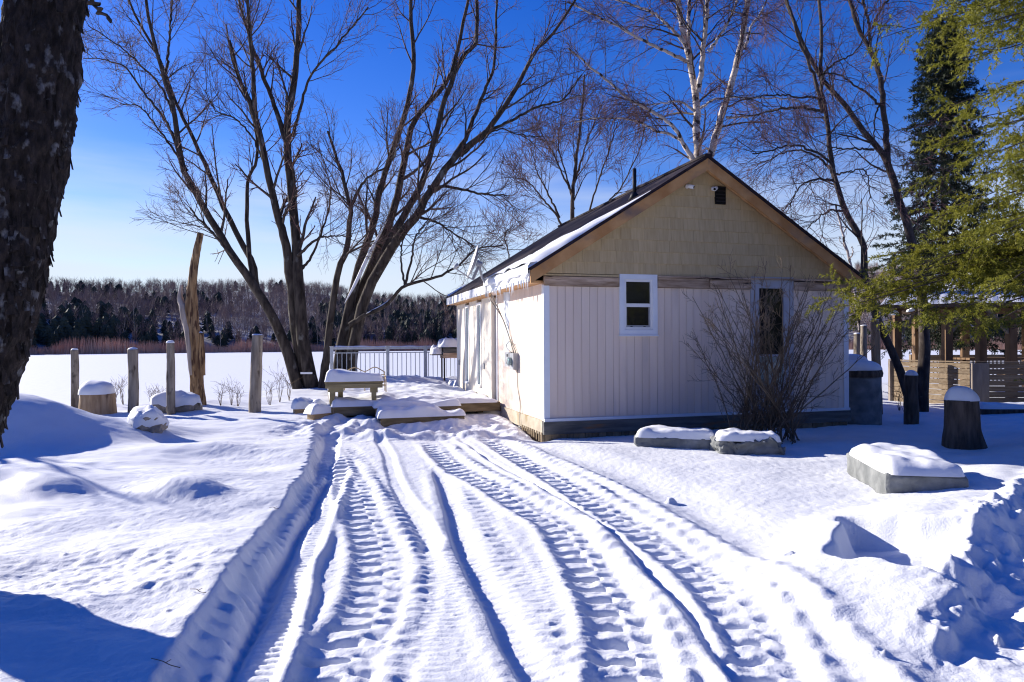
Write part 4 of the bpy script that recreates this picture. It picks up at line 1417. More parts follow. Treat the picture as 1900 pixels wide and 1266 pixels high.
post(138, 750, 641, 13, 14.6, 'leftmost and thinnest grey post by the lake', seed=1)
post(246, 772, 641, 18, 13.6, 'thick grey post right of the cut stump by the lake', seed=2)
post(316, 774, 630, 15, 13.5, 'tallest slim grey post in front of the snowy boulder', seed=3, cap=0.06)
post(478, 768, 617, 21, 13.8, 'thick leaning grey post nearest to the bare maples', lean=8, seed=4, cap=0.03)

b = P(180, 770, 13.6)
r = 31 / F * 13.6
stump = thing('tree_stump', 'wide cut stump with a snow dome between the lake posts', 'stump', (b[0], b[1], b[2] - 0.15))
V, Fs = log_mesh([(0, 0, 0), (0, 0, 0.3), (0, 0, 0.66)], [r * 1.06, r * 0.99, r * 0.93], 40, 40, 0.05, 9)
link('log', mesh_np('log', V, Fs, M['logwood']), stump)
V, Q = snow_dome(r * 0.95, 0.27, 4)
V[:, 0] += 0.05 * V[:, 2]
link('snow_cap', mesh_np('snow_cap', V, [Q], M['snowcap']), stump, (0, 0, 0.655))


def rock(px, py, d, w, l, h, lab, seed, snow, name='boulder', mat='rock', rz=0.0, sink=0.42):
    c = P(px, py, d)
    z0 = gz(c[0], c[1])
    t = thing(name, lab, 'rock', (c[0], c[1], z0), rz)
    n, s = 18, 30
    a = np.linspace(-math.pi / 2, math.pi / 2, n)
    bb = np.arange(s) * 2 * math.pi / s
    A, B = np.meshgrid(a, bb, indexing='ij')
    D = np.stack([np.cos(A) * np.cos(B), np.cos(A) * np.sin(B), np.sin(A)], -1)
    k = 1 + 0.26 * noise3(D * 1.6 + seed, seed) + 0.14 * noise3(D * 4 + seed, seed + 1) + 0.05 * noise3(D * 9, seed + 2)
    pw = 2.6
    sup = (np.abs(D) ** pw).sum(-1) ** (-1 / pw)
    V = (D * (k * sup)[..., None] * np.array((w / 2, l / 2, h / 2))).reshape(-1, 3)
    V[:, 2] += h / 2 - sink * h
    idx = np.arange(n * s).reshape(n, s)
    Q = np.stack([idx[:-1], np.roll(idx[:-1], -1, 1), np.roll(idx[1:], -1, 1), idx[1:]], -1).reshape(-1, 4)
    link('stone', mesh_np('stone', V, [Q], M[mat], False), t)
    Vt = V.reshape(n, s, 3)[int(n * snow):]
    m = Vt.shape[0]
    ctr = Vt.reshape(-1, 3).mean(0)
    Vt = Vt + np.array((0, 0, 0.035)) + (Vt - ctr) * np.array((0.06, 0.06, 0.10))
    Vt[0] -= np.array((0, 0, 0.05))
    Vt[0] += 0.06 * noise3(Vt[0] * 9, seed)[:, None] * np.array((0.3, 0.3, 1))
    idx = np.arange(m * s).reshape(m, s)
    Q = np.stack([idx[:-1], np.roll(idx[:-1], -1, 1), np.roll(idx[1:], -1, 1), idx[1:]], -1).reshape(-1, 4)
    link('snow_cap', mesh_np('snow_cap', Vt.reshape(-1, 3), [Q], M['snowcap']), t)
    return t


rock(328, 772, 14.0, 0.92, 0.6, 0.62, 'snow capped boulder behind the tallest slim post', 3, 0.56)
rock(272, 826, 10.3, 0.52, 0.40, 0.42, 'small half buried rock beside the blue shaded drift', 8, 0.55, rz=-0.3)

# dead snag
d = 15.0
sb = P(366, 757, d)
snag = thing('dead_snag', 'tall broken snag with orange heartwood standing by the lake', 'snag', (sb[0], sb[1], sb[2] - 0.2))
loc = lambda px, py, dd=0.0: P(px, py, d + dd) - np.array((sb[0], sb[1], sb[2] - 0.2))
V, Fs = log_mesh([loc(369, 780), loc(366, 700), loc(361, 620), loc(356, 550), loc(360, 500), loc(367, 455), loc(374, 426)], [0.17, 0.135, 0.125, 0.115, 0.095, 0.07, 0.055], 44, 130, 0.24, 21, 1.4, 13)
link('trunk', mesh_np('trunk', V, Fs, M['snagwood']), snag)
V, Fs = log_mesh([loc(356, 690, -.05), loc(349, 620, -.08), loc(341, 575, -.05), loc(334, 548), loc(337, 522)], [0.05, 0.06, 0.075, 0.07, 0.03], 22, 60, 0.34, 22, 1.2, 8)
link('broken_limb', mesh_np('broken_limb', V, Fs, M['snagbark']), snag)
V, Fs = log_mesh([loc(372, 690, .05), loc(372, 650), loc(373, 612)], [0.10, 0.085, 0.06], 16, 24, 0.2, 23, 1.5, 8)
link('broken_limb', mesh_np('broken_limb', V, Fs, M['snagwood']), snag)
V, Q = snow_dome(0.05, 0.04, 2)
link('snow_cap', mesh_np('snow_cap', V, [Q], M['snowcap']), snag, loc(372, 612) - (0, 0, 0.01))

# ---------------------------------------------------------------- blocks, tank and stumps on the right
def block(corners, z0, h, lab, seed, snow_h, name='concrete_block', rough=0.02, cat='block', power=8):
    c = np.array(corners, float)
    m = c.mean(0)
    e1 = ((c[1] - c[0]) + (c[2] - c[3])) / 2
    e2 = ((c[3] - c[0]) + (c[2] - c[1])) / 2
    W, L = np.linalg.norm(e1), np.linalg.norm(e2)
    t = thing(name, lab, cat, (m[0], m[1], z0), math.atan2(e1[1], e1[0]))
    n = 22
    V, Fs = [], []
    g = np.linspace(-1, 1, n)
    mb = MB()
    for axis in range(3):
        for sg in (-1, 1):
            A, B = np.meshgrid(g, g, indexing='ij')
            Pp = np.zeros((n, n, 3))
            o = [i for i in range(3) if i != axis]
            Pp[..., axis] = sg
            Pp[..., o[0]], Pp[..., o[1]] = A, B
            idx = np.arange(n * n).reshape(n, n)
            Qf = np.stack([idx[:-1, :-1], idx[1:, :-1], idx[1:, 1:], idx[:-1, 1:]], -1).reshape(-1, 4)
            if (sg > 0) != (axis != 1):
                Qf = Qf[:, ::-1]
            q = Pp.reshape(-1, 3)
            pw = 14.0
            q = q * ((np.abs(q) ** pw).sum(1) ** (-1 / pw))[:, None]
            q = q * np.array((W / 2, L / 2, h / 2)) + np.array((0, 0, h / 2))
            q = q + rough * np.stack([noise3(q * 7 + seed, seed), noise3(q * 7 + 9 + seed, seed + 1), noise3(q * 7 + 5, seed + 2)], -1) + rough * 0.4 * np.stack([noise3(q * 22 + seed, seed), noise3(q * 22 + 9 + seed, seed + 1), noise3(q * 22 + 5, seed + 2)], -1)
            mb.add(q, Qf)
    mb.build('slab', M['concrete'], t, True)
    V, Q = snow_slab(W * 1.0, L * 1.0, snow_h, seed, 36, 0.32, 0.2, power)
    link('snow_cap', mesh_np('snow_cap', V, [Q], M['snowcap']), t, (0, 0, h - 0.012))
    return t


z = 0.03
block([(3.42, 6.36), (4.14, 6.24), (4.48, 7.50), (3.78, 7.66)], gz(3.9, 6.9) - 0.07, 0.27, 'large concrete slab with a snow cushion at the right', 2, 0.12)
block([(1.72, 9.62), (2.78, 9.34), (2.90, 9.75), (1.84, 10.05)], gz(2.3, 9.7) - 0.04, 0.19, 'flat rounded concrete block with snow below the gable window', 5, 0.12, rough=0.03)
block([(2.78, 8.95), (3.47, 8.80), (3.58, 9.22), (2.67, 9.42)], gz(3.1, 9.1) - 0.05, 0.23, 'broken concrete chunk with snow in front of the bare shrub', 8, 0.11, rough=0.075)

tk = thing('concrete_tank', 'tall grey concrete tank with snow at the right corner of the cottage', 'tank', (6.62, 13.15, gz(6.6, 13.1) - 0.1))
V, Fs = log_mesh([(0, 0, 0), (0, 0, 0.5), (0, 0, 0.98)], [0.44, 0.44, 0.44], 40, 20, 0.004, 3)
link('wall', mesh_np('wall', V, Fs, M['concrete']), tk)
V, Fs = log_mesh([(0, 0, 0.97), (0, 0, 1.04), (0, 0, 1.10)], [0.455, 0.47, 0.45], 40, 10, 0.03, 4)
link('rim', mesh_np('rim', V, Fs, M['stumpdark']), tk)
V, Q = snow_dome(0.45, 0.20, 6)
link('snow_cap', mesh_np('snow_cap', V, [Q], M['snowcap']), tk, (0, 0, 1.095))
br = thing('barrel', 'barrel with a dark red rim and snow behind the concrete tank', 'barrel', (*P(1585, 700, 15.2)[:2], -0.1))
MB().tube([(0, 0, 0), (0, 0, 0.3), (0, 0, 0.33), (0, 0, 0.36), (0, 0, 1.12)], [0.3, 0.3, 0.312, 0.3, 0.3], 30).build('drum', M['barrel'], br, True)
MB().tube([(0, 0, 1.10), (0, 0, 1.15)], 0.318, 30).build('rim', M['red'], br, True)
V, Q = snow_dome(0.31, 0.22, 7)
link('snow_cap', mesh_np('snow_cap', V, [Q], M['snowcap']), br, (0, 0, 1.148))

post(1591, 665, 626, 13, 17.0, 'short grey post beside the barrel, left of two', group='posts behind the cottage corner', seed=11, cap=0.03)
post(1603, 668, 611, 12, 16.6, 'slim grey post beside the barrel, taller of two', group='posts behind the cottage corner', seed=12, cap=0.02)
post(1624, 770, 600, 16, 14.2, 'tan peeled log pole right of the concrete tank', name='log_pole', mat='logwood', lean=-4, group=None, seed=13, cap=0.01)
post(1690, 783, 704, 24, 12.9, 'short dark log post in front of the slat fence', name='log_post', mat='stumpdark', group=None, seed=14, cap=0.09)
b = P(1783, 832, 9.25)
s2 = thing('tree_stump', 'dark stump with splayed root and snow dome before the fence', 'stump', (b[0], b[1], gz(b[0], b[1]) - 0.02))
V, Fs = log_mesh([(0, 0, -0.2), (-0.01, 0, 0.05), (0, 0, 0.3), (0.0, 0, 0.66)], [0.235, 0.225, 0.205, 0.20], 44, 50, 0.07, 31, 1.5, 6)
fl = np.clip((0.30 - V[:, 2]) / 0.4, 0, 1) ** 1.5
V[:, 0] += np.where(V[:, 0] > 0.1, fl * 0.13, 0)
link('log', mesh_np('log', V, Fs, M['stumpdark']), s2)
V, Q = snow_dome(0.20, 0.16, 9)
link('snow_cap', mesh_np('snow_cap', V, [Q], M['snowcap']), s2, (0, 0, 0.655))

# ---------------------------------------------------------------- slat fence and gazebo at the right
fence = thing('slat_fence', 'low fence of horizontal wooden boards at the right', 'fence', (*P(1808, 700, 15.5)[:2], -0.25))
fo = np.array((*P(1808, 700, 15.5)[:2], -0.25))
A = np.r_[P(1650, 700, 17.6)[:2], 0] - np.r_[fo[:2], 0]
B = np.zeros(3)
C = np.r_[P(2080, 700, 15.2)[:2], 0] - np.r_[fo[:2], 0]
for (p, q, nb, off) in ((A, B, 9, 0), (B, C, 9, 3)):
    for k in range(nb):
        z = 0.10 + k * 0.130
        o = MB().bar(p + (0, 0, z + 0.06), q + (0, 0, z + 0.06), 0.022 + 0.006 * random.random(), 0.118).build('board', M['fence'], fence)
        o['seed'] = k + off
    o = MB().bar(p + (0, 0, 1.285), q + (0, 0, 1.285), 0.09, 0.03).build('cap_rail', M['fence'], fence)
n2 = np.array((0, -0.05, 0))
for p, w in ((A + (0.05, -0.05, 0), 0.09), (B + (-0.02, -0.07, 0), 0.11), (B + (0.16, -0.06, 0), 0.10), ((B + C) / 2 + n2, 0.09), (C + n2, 0.09)):
    MB().box((p[0] - w, p[1] - 0.045, 0), (p[0] + w, p[1] + 0.045, 1.265)).build('post', M['fencepost'], fence)
pl = thing('planter_box', 'low wooden edging box with snow at the foot of the slat fence', 'planter', (*P(1890, 780, 14.2)[:2], 0.02), -0.05)
MB().box((-0.9, -0.25, -0.2), (0.9, 0.25, 0.10)).build('box', M['stumpdark'], pl)
V, Q = snow_slab(1.8, 0.5, 0.10, 3, 24, 0.25, 0.3, 8)
link('snow_cap', mesh_np('snow_cap', V, [Q], M['snowcap']), pl, (0, 0, 0.10))

gb = thing('gazebo', 'timber gazebo with snowy roof behind the slat fence', 'gazebo', (*P(1780, 700, 19)[:2], -0.1))
go = np.array((*P(1780, 700, 19)[:2], -0.1))
posts = [P(1663, 700, 17.8), P(1757, 700, 17.2), P(1820, 700, 17.0), P(1876, 700, 16.8), P(1700, 700, 21.5), P(1790, 700, 21.0), P(1905, 700, 20.6)]
for i, p in enumerate(posts):
    q = p - go
    MB().box((q[0] - 0.09, q[1] - 0.09, -0.5), (q[0] + 0.09, q[1] + 0.09, 2.42)).build('post', M['gazebo'], gb)
E_ = [posts[0] - go, posts[3] - go, posts[6] - go, posts[4] - go]
for i in range(4):
    p, q = E_[i].copy(), E_[(i + 1) % 4].copy()
    p[2] = q[2] = 2.50
    MB().bar(p, q, 0.09, 0.16).build('beam', M['gazebo'], gb)
for i, s in ((0, 1), (3, -1), (1, 1)):
    p = posts[i] - go
    MB().bar((p[0], p[1], 1.75), (p[0] + 0.6 * s, p[1], 2.40), 0.08, 0.10, up=(0, 1, 0)).build('brace', M['fencepost'], gb)
ex = np.array([E_[0][:2], E_[1][:2], E_[2][:2], E_[3][:2]])
cm = ex.mean(0)
ex = cm + (ex - cm) * 1.22
top = np.r_[cm, 3.15]
V = [(*p, 2.45) for p in ex] + [tuple(top)] + [(*p, 2.54) for p in ex] + [(top[0], top[1], 3.25)]
Fq = [np.array([(0, 1, 6, 5), (1, 2, 7, 6), (2, 3, 8, 7), (3, 0, 5, 8)]), np.array([(1, 0, 4), (2, 1, 4), (3, 2, 4), (0, 3, 4), (5, 6, 9), (6, 7, 9), (7, 8, 9), (8, 5, 9)])]
MB().add(V, Fq).build('roof', M['gazebo'], gb)
mb = MB()
for i in range(4):
    p, q = ex[i], ex[(i + 1) % 4]
    n, m = 40, 16
    s, t = np.meshgrid(np.linspace(0, 1, n), np.linspace(0, 1, m), indexing='ij')
    base = p[None, None] * (1 - s[..., None]) + q[None, None] * s[..., None]
    xy = base * (1 - t[..., None]) + cm[None, None] * t[..., None]
    scallop = 0.02 * np.sin(s * 46 * math.pi / 2)
    h = (0.16 + scallop * (1 - t)) * np.sqrt(np.clip(t / 0.08, 0, 1)) + 0.02 * noise2(xy[..., 0] * 2, xy[..., 1] * 2, 6)
    zz = 2.545 + (3.255 - 2.545) * t + h
    idx = np.arange(n * m).reshape(n, m)
    mb.add(np.concatenate([xy, zz[..., None]], -1).reshape(-1, 3), np.stack([idx[:-1, :-1], idx[1:, :-1], idx[1:, 1:], idx[:-1, 1:]], -1).reshape(-1, 4))
mb.build('roof_snow', M['snowcap'], gb, True)
# table and back railing inside it
tb = thing('picnic_table', 'brown picnic table with crossed legs inside the gazebo', 'table', (*P(1848, 690, 18.3)[:2], 0.15))
for k in range(4):
    MB().box((-0.95, -0.36 + k * 0.18, 0.86), (0.95, -0.20 + k * 0.18, 0.91)).build('top_board', M['gazebo'], tb)
for x in (-0.7, 0.7):
    MB().bar((x - 0.3 * 0, -0.42, 0), (x, 0.3, 0.86), 0.06, 0.09, up=(1, 0, 0)).build('leg', M['gazebo'], tb)
    MB().bar((x + 0.065, 0.42, 0), (x + 0.065, -0.3, 0.86), 0.06, 0.09, up=(1, 0, 0)).build('leg', M['gazebo'], tb)
for y in (-0.68, 0.68):
    MB().box((-0.95, y - 0.12, 0.44), (0.95, y + 0.12, 0.48)).build('seat_board', M['gazebo'], tb)
for x in (-0.7, 0.7):
    MB().box((x - 0.19, -0.7, 0.36), (x - 0.135, 0.7, 0.438)).build('seat_bearer', M['gazebo'], tb)
gr = thing('baluster_rail', 'dark balustrade with pale rails beyond the slat fence', 'railing', (*P(1760, 700, 22)[:2], -0.2))
MB().box((-1.2, -0.05, 1.05), (3.2, 0.05, 1.25)).build('top_rail', M['fence'], gr)
MB().box((-1.2, -0.03, 0.35), (3.2, 0.03, 0.42)).build('bottom_rail', M['fence'], gr)
for k in range(34):
    MB().box((-1.15 + k * 0.128, -0.015, 0.42), (-1.12 + k * 0.128, 0.015, 1.05)).build('baluster', M['pipe'], gr)
for x in (-1.2, 1.0, 3.2):
    MB().box((x - 0.05, -0.055, -0.6), (x + 0.05, 0.055, 1.27)).build('post', M['fence'], gr)

# ---------------------------------------------------------------- bare trees
def limb(px, d0, d1, w0, w1, K=26, jit=0.012):
    """a limb traced through pixels, its depth going from d0 to d1, its width in photograph pixels from w0 to w1"""
    K = 30 if K > 22 else 20
    n = len(px)
    pts = [P(a, b, d0 + (d1 - d0) * i / (n - 1)) for i, (a, b) in enumerate(px)]
    c = smooth_line(pts, K, jit)
    dd = np.linspace(d0, d1, K)
    r = (w0 + (w1 - w0) * np.linspace(0, 1, K) ** 0.6) / F * dd / 2 * 0.84
    return c, r


def bare_tree(name, label, cat, limbs, mat_trunk, mat_twig, levels, group=None, sides=10, base=None, amp=0.05, snow=None, up1=0.25):
    """levels: list of keyword dicts for grow(), one after another"""
    Pl = np.stack([l[0] for l in limbs])
    Rl = np.stack([l[1] for l in limbs])
    b = Pl[0, 0].copy() if base is None else np.array(base)
    t = thing(name, label, cat, b, group=group)
    V, Q, _ = tubes(Pl, Rl, sides)
    K = Pl.shape[1]
    cc = np.repeat(Pl.reshape(-1, 3), sides, axis=0)
    q = V * np.array((4, 4, 1.6))
    V = cc + (V - cc) * (1 + amp * (noise3(q, 3) + 0.6 * noise3(q * 3, 4)))[:, None]
    link('trunk', mesh_np('trunk', V - b, [Q], M[mat_trunk]), t)
    src = [(Pl, Rl)]
    Vs, Qs, n0 = [], [], 0
    Vt, Qt, n1 = [], [], 0
    cur = (Pl, Rl)
    for i, lv in enumerate(levels):
        lv = dict(lv)
        sd = lv.pop('sides', 4)
        cur = grow(*cur, **lv)
        # keep clear of the ground
        keep = (cur[0][:, :, 2].min(1) > 0.35)
        cur = (cur[0][keep], cur[1][keep])
        V, Q, _ = tubes(cur[0], cur[1], sd)
        if i == 0:
            Vs.append(V)
            Qs.append(Q + n0)
            n0 += len(V)
        else:
            Vt.append(V)
            Qt.append(Q + n1)
            n1 += len(V)
    o = link('branches', mesh_np('branches', np.concatenate(Vs) - b, [np.concatenate(Qs)], M['branch' if mat_trunk != 'alder' else 'alder']), t)
    o['kind'] = 'stuff'
    if Vt:
        o = link('twigs', mesh_np('twigs', np.concatenate(Vt) - b, [np.concatenate(Qt)], M[mat_twig]), t)
        o['kind'] = 'stuff'
    return t


MAPLE = [dict(nper=13, t0=0.36, t1=1.0, lmin=1.3, lmax=3.0, amin=0.35, amax=0.95, K=9, up=0.45, wig=0.09, rr=0.42, rmin=0.011, tip=0.35, sides=5),
         dict(nper=7, t0=0.18, t1=1.0, lmin=0.55, lmax=1.25, amin=0.4, amax=1.0, K=6, up=0.25, wig=0.11, rr=0.55, rmin=0.0055, tip=0.5, sides=3),
         dict(nper=5, t0=0.15, t1=1.0, lmin=0.20, lmax=0.55, amin=0.4, amax=1.0, K=4, up=0.15, wig=0.14, rr=0.6, rmin=0.0038, tip=0.7, sides=3)]
D = 20.4
bare_tree('maple_tree', 'large multi-stemmed bare maple left of the deck with upright stems', 'tree', [
    limb([(572, 765), (553, 720), (530, 640), (511, 592), (473, 526), (440, 478), (402, 417), (364, 349), (338, 288), (328, 208), (311, 140), (292, 76), (277, -5), (262, -90)], D, D - 0.8, 34, 5, 30),
    limb([(511, 592), (478, 530), (468, 480), (432, 410), (402, 341), (379, 288), (350, 225), (330, 180), (300, 100), (255, 15), (235, -40)], D, D + 1.0, 20, 4),
    limb([(473, 526), (463, 455), (461, 341), (481, 284), (470, 200), (440, 120), (425, 40)], D - 0.2, D + 1.2, 13, 3),
    limb([(584, 765), (566, 700), (552, 620), (540, 509), (530, 440), (519, 398), (500, 311), (478, 212), (462, 170), (448, 140), (431, 70)], D + 0.2, D - 0.6, 36, 7, 30),
    limb([(478, 212), (476, 160), (474, 114), (468, 38), (464, -60)], D - 0.4, D - 0.8, 13, 6),
    limb([(597, 765), (575, 700), (559, 599), (554, 500), (552, 455), (542, 341), (535, 246), (546, 171), (557, 95), (561, 0), (566, -90)], D - 0.2, D + 0.4, 38, 9, 30),
    limb([(536, 260), (519, 208), (493, 133), (466, 57), (448, -10)], D, D + 0.8, 15, 5),
    limb([(546, 250), (569, 171), (590, 125), (640, 70), (690, 10)], D + 0.2, D - 0.7, 8, 3),
    limb([(328, 208), (300, 150), (262, 110), (215, 70), (170, 40)], D - 0.5, D + 0.5, 7, 2),
    limb([(338, 280), (310, 215), (275, 170), (240, 120), (205, 105), (160, 100)], D - 0.4, D + 0.6, 8, 2),
    limb([(350, 310), (318, 262), (290, 222), (262, 190), (228, 185)], D - 0.6, D + 0.3, 7, 2),
    limb([(311, 140), (318, 90), (322, 40), (330, -30)], D, D + 0.5, 7, 3),
    limb([(440, 478), (420, 455), (395, 425), (372, 402), (356, 380)], D - 0.6, D - 1.2, 8, 4),
    limb([(555, 470), (590, 440), (620, 435), (655, 436)], D - 0.2, D - 0.8, 8, 2),
    limb([(556, 500), (580, 470), (610, 395), (615, 340), (600, 300)], D, D + 0.7, 8, 2),
    limb([(505, 330), (475, 255), (440, 215), (405, 200), (385, 160)], D, D - 0.9, 6, 2),
], 'bark', 'twig', MAPLE, group='bare maples by the deck')
D = 20.6
bare_tree('maple_tree', 'bare maple leaning right over the deck towards the cottage roof', 'tree', [
    limb([(594, 738), (601, 690), (609, 632), (624, 519), (645, 453), (652, 400), (653, 379), (640, 330), (632, 300), (612, 240)], D - 0.5, D - 0.2, 24, 5),
    limb([(653, 385), (668, 350), (687, 326), (725, 303), (745, 270)], D - 0.3, D - 1.0, 9, 3),
    limb([(632, 745), (628, 690), (632, 639), (652, 559), (665, 500), (685, 440), (699, 400), (706, 360), (740, 258), (767, 163), (774, 95), (768, 20), (770, -60)], D, D + 0.6, 30, 7, 30),
    limb([(650, 745), (640, 690), (642, 630), (668, 540), (700, 470), (733, 387), (752, 303), (771, 227), (800, 190), (840, 140), (862, 60), (880, -20)], D + 0.3, D + 1.2, 34, 6, 30),
    limb([(650, 600), (700, 505), (722, 450), (760, 385), (790, 330), (812, 246), (835, 171), (860, 110), (888, 76), (892, 0), (900, -60)], D + 0.1, D - 0.5, 24, 6, 30),
    limb([(656, 745), (650, 690), (655, 639), (685, 533), (738, 443), (775, 400), (797, 360), (843, 296), (903, 246), (941, 197), (970, 150), (998, 95), (1028, 68), (1075, 0)], D + 0.1, D - 1.2, 36, 5, 30),
    limb([(843, 296), (870, 250), (888, 205), (905, 165), (922, 121), (926, 40), (930, -40)], D - 0.4, D + 0.3, 13, 4),
    limb([(903, 246), (950, 225), (1000, 200), (1050, 185), (1085, 140)], D - 0.7, D - 1.6, 9, 3),
    limb([(752, 330), (790, 300), (830, 230), (850, 195)], D + 0.4, D + 1.4, 8, 3),
    limb([(650, 600), (679, 581), (715, 566), (752, 529), (805, 514), (848, 496), (884, 463), (935, 455)], D - 0.2, D - 1.6, 13, 3),
    limb([(752, 529), (765, 480), (772, 440), (790, 415), (800, 400)], D - 0.6, D - 0.9, 7, 2),
    limb([(752, 525), (745, 480), (748, 450), (760, 420)], D - 0.6, D - 0.2, 6, 2),
    limb([(797, 345), (840, 347), (884, 356), (915, 361), (943, 363)], D - 0.5, D - 1.0, 9, 3),
    limb([(775, 400), (810, 410), (840, 430), (884, 457)], D - 0.3, D - 0.9, 8, 2),
    limb([(860, 290), (890, 262), (930, 240), (965, 250), (1003, 254)], D - 0.5, D - 0.2, 6, 2),
], 'bark', 'twig', MAPLE, group='bare maples by the deck')
# snow lying along the leaning limbs and in the crotch
for px, d, r0, nm, lab in (([(640, 560), (662, 520), (690, 462), (722, 405)], 20.2, 0.055, 'limb_snow', 'long streak of snow lying on the leaning maple limb'),
                           ([(680, 579), (716, 562), (740, 540)], 20.1, 0.05, 'limb_snow', 'snow lying on the low maple branch above the railing')):
    c = smooth_line([P(a, b, d) for a, b in px], 24)
    o = MB().tube(c - c[0], np.sin(np.linspace(0.1, 3.04, 24)) * r0, 8).build(nm, M['snowcap'], None, True, c[0])
    tag(o, lab, 'snow', 'snow on maple limbs')
pl = P(567, 689, 19.85)
o = MB().box((-0.17, -0.012, -0.02), (0.17, 0.012, 0.035)).build('plank_sign', M['white'], None, False, pl + (0.02, -0.02, 0))
tag(o, 'small white strip nailed across the maple trunk', 'board')

# birch behind the cottage
BIRCH = [dict(nper=12, t0=0.25, t1=1.0, lmin=1.2, lmax=2.8, amin=0.5, amax=1.1, K=9, up=-0.15, wig=0.10, rr=0.34, rmin=0.010, tip=0.35, sides=5),
         dict(nper=8, t0=0.15, t1=1.0, lmin=0.6, lmax=1.5, amin=0.4, amax=1.0, K=7, up=-0.55, wig=0.10, rr=0.5, rmin=0.006, tip=0.5, sides=3),
         dict(nper=5, t0=0.15, t1=1.0, lmin=0.25, lmax=0.6, amin=0.4, amax=0.9, K=4, up=-0.3, wig=0.13, rr=0.6, rmin=0.0045, tip=0.7, sides=3)]
D = 20.5
bare_tree('birch_tree', 'white birch with several stems rising behind the cottage ridge', 'tree', [
    limb([(1300, 700), (1299, 500), (1298, 330), (1297, 240), (1294, 170), (1284, 110), (1272, 50), (1262, -10), (1250, -80)], D, D + 0.4, 24, 11, 30),
    limb([(1300, 175), (1307, 130), (1312, 80), (1317, 40), (1318, -10), (1322, -70)], D, D - 0.6, 13, 8),
    limb([(1284, 110), (1284, 60), (1287, 0), (1290, -60)], D + 0.2, D + 0.9, 10, 7),
    limb([(1306, 700), (1308, 480), (1314, 330), (1325, 280), (1344, 215), (1365, 150), (1382, 80), (1395, 0), (1405, -70)], D + 0.3, D - 0.3, 20, 12, 30),
    limb([(1296, 310), (1275, 275), (1255, 240), (1220, 212), (1170, 185), (1130, 150), (1095, 120), (1060, 90)], D, D - 1.2, 12, 4),
    limb([(1288, 300), (1262, 260), (1220, 245), (1180, 225), (1120, 220), (1070, 228)], D + 0.2, D + 1.0, 9, 3),
    limb([(1280, 118), (1240, 98), (1200, 78), (1150, 50), (1110, 30), (1060, 5)], D + 0.1, D - 0.9, 9, 4),
    limb([(1277, 85), (1255, 60), (1230, 35), (1205, 20), (1145, 0)], D + 0.2, D + 0.8, 9, 4),
    limb([(1320, 100), (1345, 65), (1365, 30), (1380, -10)], D - 0.4, D - 0.8, 8, 4),
    limb([(1388, 95), (1400, 55), (1420, 25), (1440, -20)], D, D + 0.6, 7, 3),
    limb([(1305, 205), (1335, 188), (1400, 186), (1470, 190), (1500, 200)], D, D - 1.0, 6, 2),
    limb([(1352, 222), (1400, 220), (1450, 207), (1505, 205)], D, D + 0.8, 6, 2),
    limb([(1294, 210), (1265, 192), (1230, 195), (1190, 200)], D, D - 0.4, 7, 2),
], 'birch', 'birchtwig', BIRCH)

# slender tree standing behind the roof
D = 25.0
SL = [dict(nper=11, t0=0.3, t1=1.0, lmin=0.9, lmax=2.4, amin=0.3, amax=0.8, K=8, up=0.35, wig=0.08, rr=0.4, rmin=0.011, tip=0.35, sides=4),
      dict(nper=7, t0=0.2, t1=1.0, lmin=0.5, lmax=1.2, amin=0.4, amax=0.9, K=5, up=0.2, wig=0.10, rr=0.5, rmin=0.0075, tip=0.5, sides=3),
      dict(nper=4, t0=0.2, t1=1.0, lmin=0.3, lmax=0.6, amin=0.4, amax=0.9, K=4, up=0.1, wig=0.12, rr=0.6, rmin=0.006, tip=0.7, sides=3)]
bare_tree('bare_tree', 'slender bare tree seen behind the left roof slope', 'tree', [
    limb([(1063, 700), (1064, 500), (1065, 380), (1070, 320), (1078, 260), (1085, 200), (1090, 140)], D, D, 14, 4),
    limb([(1062, 480), (1040, 410), (1010, 370), (985, 340), (965, 330)], D, D - 0.8, 7, 2),
    limb([(1040, 405), (1020, 360), (1000, 320), (990, 280)], D, D + 0.8, 6, 2),
    limb([(1068, 365), (1045, 320), (1028, 280), (1010, 250)], D, D - 0.6, 6, 2),
    limb([(1090, 440), (1100, 380), (1120, 320), (1130, 290), (1150, 230)], D + 0.3, D, 6, 2),
    limb([(1072, 330), (1085, 290), (1100, 245), (1125, 190)], D, D + 0.5, 6, 2),
    limb([(1068, 390), (1055, 330), (1040, 270), (1050, 200)], D, D + 0.4, 5, 2),
    limb([(1110, 440), (1130, 380), (1155, 350), (1190, 280), (1200, 240)], D, D - 0.4, 5, 2),
    limb([(950, 520), (945, 470), (938, 440), (945, 425)], D, D, 4, 2),
], 'alder', 'birchtwig', SL)

